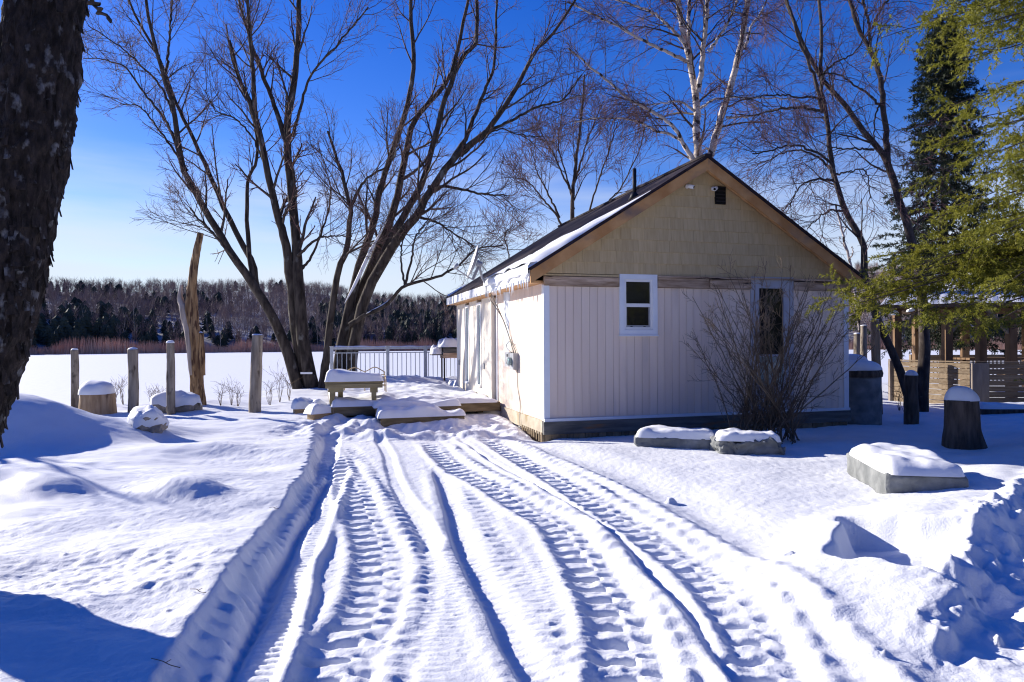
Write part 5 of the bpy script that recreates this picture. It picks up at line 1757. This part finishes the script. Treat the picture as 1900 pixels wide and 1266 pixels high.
# two dark stems right of the cottage
D = 14.4
AL = [dict(nper=10, t0=0.30, t1=1.0, lmin=0.9, lmax=2.2, amin=0.5, amax=1.1, K=9, up=-0.1, wig=0.13, rr=0.36, rmin=0.008, tip=0.35, sides=5),
      dict(nper=7, t0=0.2, t1=1.0, lmin=0.4, lmax=1.0, amin=0.4, amax=1.0, K=6, up=-0.2, wig=0.13, rr=0.5, rmin=0.0045, tip=0.5, sides=3),
      dict(nper=4, t0=0.2, t1=1.0, lmin=0.2, lmax=0.45, amin=0.4, amax=0.9, K=4, up=-0.1, wig=0.14, rr=0.6, rmin=0.0035, tip=0.7, sides=3)]
bare_tree('alder_tree', 'crooked dark tree with bare arching branches right of the cottage', 'tree', [
    limb([(1694, 775), (1684, 740), (1655, 660), (1630, 605), (1614, 550), (1607, 500), (1600, 450), (1570, 395), (1555, 345), (1545, 290), (1540, 245), (1532, 190), (1530, 150), (1530, 90), (1526, 0), (1528, -70)], D, D + 0.3, 22, 6, 34),
    limb([(1531, 215), (1520, 165), (1505, 120), (1490, 85), (1478, 40), (1462, -5), (1450, -50)], D, D - 0.6, 9, 4),
    limb([(1560, 370), (1545, 310), (1510, 285), (1470, 275), (1430, 285), (1400, 290)], D - 0.1, D - 0.9, 8, 3),
    limb([(1552, 330), (1525, 300), (1490, 285), (1450, 292), (1410, 310)], D, D + 0.8, 7, 2),
    limb([(1550, 342), (1520, 338), (1490, 350), (1468, 385)], D, D - 0.5, 7, 2),
    limb([(1568, 398), (1540, 398), (1515, 415), (1500, 430)], D, D + 0.3, 6, 2),
    limb([(1536, 212), (1480, 205), (1440, 210), (1400, 218), (1360, 215)], D, D + 0.9, 7, 2),
    limb([(1530, 190), (1480, 185), (1430, 182), (1390, 190)], D, D - 0.7, 6, 2),
    limb([(1530, 145), (1560, 120), (1590, 105), (1620, 60)], D, D + 0.5, 6, 2),
    limb([(1552, 330), (1580, 325), (1610, 325), (1618, 375)], D, D - 0.4, 5, 2),
], 'alder', 'birchtwig', AL, group='dark crooked trees right of the cottage')
bare_tree('alder_tree', 'straighter dark double trunk in front of the spruce, beside the fence', 'tree', [
    limb([(1708, 780), (1710, 730), (1716, 640), (1712, 560), (1700, 480), (1680, 410), (1660, 340), (1645, 300), (1610, 255), (1570, 200), (1530, 150), (1500, 95), (1470, 20), (1455, -40)], D + 0.5, D + 0.2, 30, 6, 34),
    limb([(1650, 310), (1647, 250), (1642, 180), (1636, 140), (1618, 95), (1595, 50), (1582, 0), (1575, -50)], D + 0.3, D + 0.9, 15, 7, 30),
    limb([(1620, 100), (1618, 50), (1605, 0), (1600, -40)], D + 0.8, D + 0.5, 8, 4),
    limb([(1624, 60), (1640, 25), (1660, 0), (1690, -30)], D + 0.8, D + 1.2, 6, 3),
    limb([(1634, 200), (1615, 180), (1590, 165), (1560, 145), (1535, 143)], D + 0.5, D - 0.4, 6, 3),
    limb([(1642, 190), (1628, 225), (1625, 265), (1622, 275)], D + 0.5, D + 0.2, 5, 2),
    limb([(1625, 285), (1590, 283), (1560, 282), (1540, 280)], D + 0.3, D + 0.1, 6, 2),
], 'alder', 'birchtwig', AL, group='dark crooked trees right of the cottage')
sl0 = P(1600, 700, 19)
sap = thing('birch_sapling', 'thin broken white birch sapling above the right roof edge', 'tree', sl0)
for px, w0, w1, d1 in (([(1600, 700), (1590, 560), (1578, 490), (1568, 450), (1558, 410), (1553, 385)], 8, 4, 19), ([(1577, 488), (1584, 478), (1583, 464)], 4, 2, 18.8), ([(1566, 440), (1572, 428), (1571, 416)], 3, 1.5, 19.1), ([(1572, 470), (1562, 455), (1560, 446)], 3, 1.5, 18.9)):
    c, r = limb(px, 19, d1, w0, w1, 20)
    MB().tube(c - sl0, r, 8).build('stem', M['birch'], sap, True)

# old trunk close to the camera at the left
D = 4.1
ctr = [(-215, 1010), (-180, 940), (-88, 780), (-38, 660), (2, 520), (30, 400), (68, 190), (94, 0), (120, -200), (150, -450), (170, -700)]
wid = [190, 168, 146, 136, 134, 132, 128, 124, 118, 108, 96]
K, S = 560, 170
c = smooth_line([P(a, b, D + 0.02 * i) for i, (a, b) in enumerate(ctr)], K)
r = np.interp(np.linspace(0, 1, K), np.linspace(0, 1, len(wid)), wid) / F * D / 2
V, Q, _ = tubes(c[None], r[None], S)
cc = np.repeat(c, S, axis=0)
nd = (V - cc) / np.repeat(r, S)[:, None]
angc = np.tile(np.arange(S) / S * 2 * math.pi, K)
hz = V[:, 2]
warp = 0.6 * noise3(V * 3.0, 5)
pl1 = np.stack([np.cos(angc) * 4.6 + warp, np.sin(angc) * 4.6 + warp, hz * 4.2], -1)
ridge = 0.7 - np.abs(noise3(pl1, 8)) * 2.4
plate = 1 - np.abs(noise3(np.stack([np.cos(angc) * 9 + warp, np.sin(angc) * 9, hz * 8.5 + warp], -1), 9)) * 2.4 - 0.3
finez = noise3(np.stack([np.cos(angc) * 26, np.sin(angc) * 26, hz * 30], -1), 10)
V = cc + nd * (np.repeat(r, S) + 0.014 * ridge + 0.010 * plate + 0.006 * finez + 0.015 * noise3(V * 2.2, 11))[:, None]
b = c[0].copy()
nt = thing('old_maple', 'thick rough barked trunk close up at the left edge', 'tree', b)
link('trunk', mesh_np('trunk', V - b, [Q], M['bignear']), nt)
# loose bark flakes on its right edge
mb = MB()
for k in range(420):
    i = rng.integers(40, 470)
    a = rng.random() * 6.28
    j = int(a / 6.2832 * S) % S
    p = V[i * S + j]
    n = nd[i * S + j] / np.linalg.norm(nd[i * S + j])
    tz = np.array((0.05 * rng.normal(), 0.05 * rng.normal(), 1.0))
    sx = np.cross(n, tz)
    sx /= np.linalg.norm(sx)
    h, w = 0.03 + 0.05 * rng.random(), 0.012 + 0.018 * rng.random()
    lift = 0.006 + 0.012 * rng.random()
    q = [p - n * 0.006 - sx * w + tz * h, p - n * 0.006 + sx * w + tz * h, p + n * lift + sx * w * 0.8 - tz * h, p + n * lift - sx * w * 0.8 - tz * h * 0.9]
    q2 = [v - n * 0.008 for v in q]
    mb.add(np.array(q + q2) - b, np.array([(0, 1, 2, 3), (7, 6, 5, 4), (0, 4, 5, 1), (1, 5, 6, 2), (2, 6, 7, 3), (3, 7, 4, 0)]))
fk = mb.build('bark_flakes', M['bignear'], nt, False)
fk['kind'] = 'stuff'
# its limbs above the frame
crown = [limb([(150, -450), (220, -800), (420, -1300), (700, -1900)], D + 0.1, D + 1.5, 60, 8, 20), limb([(165, -600), (60, -1100), (-200, -1700), (-500, -2400)], D, D + 1.5, 60, 8, 20),
         limb([(170, -700), (180, -1200), (100, -2000), (60, -2700)], D, D - 1.0, 70, 8, 20), limb([(140, -60), (168, -12), (190, 10), (212, 34)], D, D - 0.15, 16, 6, 20)]
Pl = np.stack([x[0] for x in crown])
Rl = np.stack([x[1] for x in crown])
V1, Q1, _ = tubes(Pl, Rl, 8)
g1 = grow(Pl[:3], Rl[:3], 10, 0.2, 1.0, 1.0, 2.6, 0.4, 1.0, 8, 0.2, 0.1, 0.4, 0.01, 0.35)
g2 = grow(*g1, 7, 0.2, 1.0, 0.4, 1.0, 0.4, 1.0, 5, 0.1, 0.12, 0.5, 0.006, 0.5)
V2_, Q2, _ = tubes(*g1, 4)
V3, Q3, _ = tubes(*g2, 3)
link('branches', mesh_np('branches', np.concatenate([V1, V2_, V3]) - b, [Q1, Q2 + len(V1), Q3 + len(V1) + len(V2_)], M['branch']), nt)

# bare tree beyond the left edge, known by the streaks of shade it throws over the snow
ob = np.array((-13.2, 12.6, 0.0))
pts = [ob + (0, 0, -0.2), ob + (0.1, 0, 1.2), ob + (0.3, 0.1, 2.6), ob + (0.2, 0, 4.0)]
lim = [(smooth_line(pts, 20, 0.01), np.linspace(0.16, 0.05, 20))]
for k in range(7):
    a = k * 0.9
    z0 = 1.0 + 0.3 * k
    lim.append((smooth_line([ob + (0.2, 0, z0), ob + (0.2 + 0.9 * math.cos(a), 0.9 * math.sin(a), z0 + 0.6), ob + (0.2 + 1.6 * math.cos(a), 1.6 * math.sin(a), z0 + 1.4)], 20, 0.02), np.linspace(0.06, 0.02, 20)))
bare_tree('bare_tree', 'bare tree left of the frame that streaks the drifts with shade', 'tree', lim, 'bark', 'twig', [dict(nper=8, t0=0.3, t1=1.0, lmin=0.5, lmax=1.0, amin=0.4, amax=0.9, K=7, up=0.3, wig=0.08, rr=0.4, rmin=0.012, sides=4), dict(nper=5, t0=0.3, t1=1.0, lmin=0.4, lmax=0.9, amin=0.4, amax=0.9, K=5, up=0.2, wig=0.1, rr=0.5, rmin=0.007, sides=3)])

# ---------------------------------------------------------------- bare shrub in front of the gable
sbase = P(1418, 818, 10.15)
sbase[2] = gz(sbase[0], sbase[1])
stems = []
for k in range(54):
    a = rng.random() * 6.28
    rr = 0.31 * math.sqrt(rng.random())
    p0 = sbase + (rr * math.cos(a) * 1.9, rr * math.sin(a) * 1.3, -0.08)
    out = -1.0 + 2.0 * (k + rng.random()) / 54
    top = sbase + np.array((out * 1.32 + 0.17, 0.35 * rng.normal(), 1.35 + 1.45 * rng.random() ** 0.8 * (1 - 0.30 * abs(out))))
    mid = p0 * 0.45 + top * 0.55 + np.array((-0.10 * out + 0.05 * rng.normal(), 0.06 * rng.normal(), -0.02))
    stems.append((smooth_line([p0, p0 * 0.8 + mid * 0.2 + (0, 0, 0.08), mid, top], 20, 0.006), np.linspace(0.010 + 0.009 * rng.random() ** 2, 0.004, 20)))
t = thing('shrub', 'tall leafless many-stemmed shrub in front of the gable wall', 'shrub', sbase)
Pl, Rl = np.stack([s[0] for s in stems]), np.stack([s[1] for s in stems])
for a_, r_ in zip(Pl, Rl):
    V1, Q1, _ = tubes(a_[None], r_[None], 5)
    link('stem', mesh_np('stem', V1 - sbase, [Q1], M['shrub']), t)
g1 = grow(Pl, Rl, 10, 0.25, 1.0, 0.25, 0.80, 0.3, 0.9, 7, 0.3, 0.14, 0.5, 0.0036, 0.5)
g2 = grow(*g1, 6, 0.25, 1.0, 0.10, 0.28, 0.4, 1.0, 4, 0.2, 0.15, 0.6, 0.0028, 0.6)
V2_, Q2, _ = tubes(*g1, 4)
link('branches', mesh_np('branches', V2_ - sbase, [Q2], M['shrub']), t)['kind'] = 'stuff'
hi = g2[0][:, 0, 2] > sbase[2] + 1.65
V3, Q3, _ = tubes(g2[0][~hi], g2[1][~hi], 3)
link('twigs', mesh_np('twigs', V3 - sbase, [Q3], M['shrub']), t)['kind'] = 'stuff'
V3, Q3, _ = tubes(g2[0][hi], g2[1][hi] * 1.25, 3)
o = link('twigs', mesh_np('twigs', V3 - sbase, [Q3], M['shrubtip']), t)
o['label'] = 'pale dry twig tips'
o['kind'] = 'stuff'

# ---------------------------------------------------------------- conifers
def needles(Pt, nper, ln, wd, droop=0.0, spread=0.9):
    """thin flat needles along a batch of twigs"""
    N, K, _ = Pt.shape
    n = N * nper
    par = np.repeat(np.arange(N), nper)
    t = rng.random(n)
    f = t * (K - 1)
    k = np.minimum(f.astype(int), K - 2)
    w = (f - k)[:, None]
    base = Pt[par, k] * (1 - w) + Pt[par, k + 1] * w
    T = Pt[par, k + 1] - Pt[par, k]
    T /= np.linalg.norm(T, axis=1, keepdims=True) + 1e-9
    rv = rng.normal(size=(n, 3))
    rv[:, 2] *= 0.6
    pr = np.cross(T, rv)
    pr /= np.linalg.norm(pr, axis=1, keepdims=True) + 1e-9
    Dn = T * 0.75 + pr * spread
    Dn[:, 2] -= droop
    Dn /= np.linalg.norm(Dn, axis=1, keepdims=True)
    L = (ln * (0.6 + 0.6 * rng.random(n)))[:, None]
    sd = np.cross(Dn, rng.normal(size=(n, 3)))
    sd /= np.linalg.norm(sd, axis=1, keepdims=True) + 1e-9
    V = np.stack([base - sd * wd, base + sd * wd, base + Dn * L], 1).reshape(-1, 3)
    return V, np.arange(n * 3).reshape(-1, 3)


def bough_batch(starts, tips, sag, K=12):
    out = []
    for a, b, s in zip(starts, tips, sag):
        m = (a + b) / 2 + np.array((0, 0, s))
        out.append(smooth_line([a, (a * 0.6 + m * 0.4), m, b], K, 0.008))
    return np.stack(out)


# background spruce
D = 22.5
tip, foot = P(1752, 55, D), P(1752, 700, D)
foot[2] = -0.3
Hs = tip[2] - foot[2]
sp = thing('spruce_tree', 'tall dark spruce behind the gazebo at the right', 'tree', foot)
MB().tube([(0, 0, 0), (0, 0, Hs * 0.5), (0, 0, Hs)], [0.17, 0.10, 0.015], 10).build('trunk', M['alder'], sp, True)
st_, ti_, sg_ = [], [], []
for k in range(150):
    f = 0.16 + 0.83 * (k + rng.random()) / 150
    a = k * 2.399 + rng.normal() * 0.3
    L = (3.1 * (1 - f) ** 0.9 + 0.10) * (0.55 + 0.6 * rng.random())
    z = f * Hs
    st_.append(np.array((0, 0, z)))
    ti_.append(np.array((L * math.cos(a), L * math.sin(a), z - 0.20 * L + 0.12 * (f > 0.8))))
    sg_.append(-0.06 * L)
Bp = bough_batch(st_, ti_, sg_)
Br = np.repeat(np.linspace(0.022, 0.004, 12)[None], len(Bp), 0)
g1 = grow(Bp, Br, 13, 0.22, 1.0, 0.5, 1.0, 0.6, 1.0, 6, -0.15, 0.05, 0.5, 0.004, 0.5, 0.55, flat=0.25)
g2 = grow(*g1, 5, 0.2, 1.0, 0.14, 0.34, 0.5, 0.9, 4, -0.15, 0.05, 0.6, 0.003, 0.5, 0.4, flat=0.4)
V1, Q1, _ = tubes(Bp, Br, 4)
V2_, Q2, _ = tubes(*g1, 3)
link('boughs', mesh_np('boughs', np.concatenate([V1, V2_]), [np.concatenate([Q1, Q2 + len(V1)])], M['alder']), sp)
Va, Ta = needles(g1[0], 16, 0.10, 0.015, 0.1)
Vb, Tb = needles(g2[0], 11, 0.10, 0.015, 0.1)
link('crown', mesh_np('crown', np.concatenate([Va, Vb]), [np.concatenate([Ta, Tb + len(Va)])], M['needledark'], False), sp)

# near fir whose boughs hang into the frame from the right
fb = np.array((8.1, 8.9, 0.0))
fb[2] = gz(8.1, 8.9) - 0.2
fir = thing('fir_tree', 'sunlit olive green fir boughs hanging in from the right edge', 'tree', fb)
MB().tube([(0, 0, 0), (0, 0, 4), (0, 0, 9)], [0.24, 0.18, 0.05], 14).build('trunk', M['bark'], fir, True)
tips = [(1548, 560, 8.8), (1566, 575, 8.4), (1572, 540, 9.0), (1600, 560, 8.5), (1600, 525, 9.2), (1650, 555, 8.8), (1556, 552, 8.6), (1585, 590, 8.9), (1612, 545, 9.3), (1640, 500, 9.6), (1630, 606, 8.2), (1668, 575, 8.6), (1690, 540, 9.2), (1715, 615, 7.8), (1750, 480, 8.8), (1770, 590, 8.0),
        (1722, 420, 9.0), (1765, 395, 8.4), (1735, 330, 8.8), (1790, 345, 7.9), (1755, 282, 8.6), (1800, 235, 8.0), (1770, 205, 8.6), (1830, 300, 7.6),
        (1640, 78, 8.8), (1692, 55, 8.4), (1715, 105, 8.9), (1740, 20, 8.0), (1760, 125, 8.3), (1790, 60, 7.8), (1820, 20, 7.8), (1800, 95, 8.8), (1850, 70, 7.4), (1780, -30, 8.5), (1840, -50, 8.0),
        (1830, 450, 7.8), (1850, 540, 7.6), (1860, 600, 7.8), (1840, 395, 8.4), (1870, 240, 7.5), (1880, 420, 7.4), (1815, 515, 8.6), (1790, 560, 9.2), (1880, 330, 8.2), (1705, 500, 8.3), (1660, 480, 9.0)]
st_, ti_, sg_ = [], [], []
for (px, py, d) in tips:
    q = P(px, py, d) - fb
    st_.append(np.array((0, 0, max(0.6, q[2] + 0.55 + 0.25 * rng.random()))))
    ti_.append(q)
    sg_.append(0.12)
for k in range(36):                              # the part of the crown outside the frame
    z = 1.2 + 7.4 * k / 36
    a = -1.2 + 2.9 * rng.random() + (0.6 if k % 2 else -0.3)
    L = 2.2 * (1 - z / 10.5) + 0.3
    st_.append(np.array((0, 0, z)))
    ti_.append(np.array((L * math.cos(a), L * math.sin(a), z - 0.35)))
    sg_.append(0.05)
Bp = bough_batch(st_, ti_, sg_, 16)
Br = np.repeat(np.linspace(0.020, 0.004, 16)[None], len(Bp), 0)
g1 = grow(Bp, Br, 17, 0.25, 1.0, 0.45, 1.05, 0.5, 0.95, 7, -0.18, 0.06, 0.5, 0.0035, 0.5, 0.55, flat=0.30)
g2 = grow(*g1, 8, 0.12, 1.0, 0.14, 0.32, 0.5, 0.95, 5, -0.25, 0.06, 0.6, 0.002, 0.5, 0.3, flat=0.45)
V1, Q1, _ = tubes(Bp, Br, 6)
V2_, Q2, _ = tubes(*g1, 4)
link('boughs', mesh_np('boughs', np.concatenate([V1, V2_]), [np.concatenate([Q1, Q2 + len(V1)])], M['branch']), fir)
Va, Ta = needles(g1[0][:, 2:], 30, 0.042, 0.0062, 0.05)
Vb, Tb = needles(g2[0], 26, 0.042, 0.0062, 0.05)
link('crown', mesh_np('crown', np.concatenate([Va, Vb]), [np.concatenate([Ta, Tb + len(Va)])], M['needle'], False), fir)
# small loads of snow on some lower boughs
for k, (px, py, d, w) in enumerate(((1745, 518, 8.9, 0.16), (1690, 585, 8.7, 0.14), (1660, 590, 8.9, 0.2), (1800, 520, 8.5, 0.12), (1815, 570, 8.3, 0.12))):
    p = P(px, py, d) - fb
    V, Q = snow_slab(w, w * 0.5, 0.03, k, 12, 0.6, 0.4, 2)
    link('bough_snow', mesh_np('bough_snow', V, [Q], M['snowcap']), fir, p, (0.1, -0.2, 0.4 * k))

# ---------------------------------------------------------------- dry weeds on the bank, twigs on the snow
wl_ = [(212, 750, 14.8, 0.75), (228, 752, 15.2, 0.9), (282, 756, 14.9, 0.5), (298, 752, 15.4, 0.55), (408, 752, 15.0, 0.6), (428, 750, 15.4, 0.85), (440, 752, 15.2, 0.6), (500, 752, 15.6, 0.8), (518, 748, 16.2, 1.2), (535, 745, 16.4, 0.9),
       (1668, 765, 15.0, 0.7), (1678, 768, 14.6, 0.9)]
WEEDS = ['dry weed clump touching the right side of the wide cut stump', 'tall dry weed between the cut stump and the thick post', 'low dry weed left of the snow capped boulder',
         'low dry weed right behind the snow capped boulder', 'dry weed right of the orange snag, nearest to it', 'tallest dry weed between the snag and the leaning post', 'small dry weed left of the leaning post',
         'dry weed just right of the leaning post', 'tall dry brushy weed between leaning post and maple trunks', 'dry weed at the very foot of the maple trunks',
         'shorter dry weed stalks left of the dark log post', 'taller dry weed stalks against the end of the slat fence']
for k, (px, py, d, h) in enumerate(wl_):
    p = P(px, py, d)
    p[2] = gz(p[0], p[1])
    h *= 0.75
    n = 7
    Pb = np.stack([smooth_line([(0, 0, -0.05), (0.05 * rng.normal(), 0.05 * rng.normal(), h * 0.5), (0.16 * rng.normal(), 0.16 * rng.normal(), h * (0.7 + 0.4 * rng.random()))], 9, 0.006) for _ in range(n)])
    Rb = np.repeat(np.linspace(0.005, 0.0025, 9)[None], n, 0)
    g1 = grow(Pb, Rb, 5, 0.35, 1.0, 0.12, 0.32, 0.4, 0.9, 5, 0.2, 0.1, 0.6, 0.0025, 0.6)
    Va, Qa, _ = tubes(Pb, Rb, 3)
    Vb, Qb, _ = tubes(*g1, 3)
    o = link('dry_weed', mesh_np('dry_weed', np.concatenate([Va, Vb]), [np.concatenate([Qa, Qb + len(Va)])], M['weed']), None, p)
    tag(o, WEEDS[k], 'weed', 'dry weeds on the bank' if k < 10 else 'dry weeds by the fence')
for k, (px, py, z, lab) in enumerate(((362, 1095, 0.15, 'tiny dark twig lying on the snow left of the tracks'), (300, 1212, 0.15, 'long thin twig lying on the snow at the lower left'), (505, 930, 0.15, 'small dark twig speck on the snow beside the left rut'))):
    g = G(px, py, z)
    zz = gz(g[0], g[1])
    L = (0.06, 0.09, 0.05)[k]
    o = MB().tube(smooth_line([(-L, L * 0.6, 0.012), (-L * 0.2, 0.01, 0.02), (L * 0.3, -0.01, 0.012), (L, -L * 0.5, 0.016)], 12), [0.002] * 12, 5).tube([(0, 0, 0.016), (0.015, 0.025, 0.02)], [0.002, 0.0015], 5).build('twig', M['shrub'], None, True, (g[0], g[1], zz))
    tag(o, lab, 'twig', 'twigs on the snow')
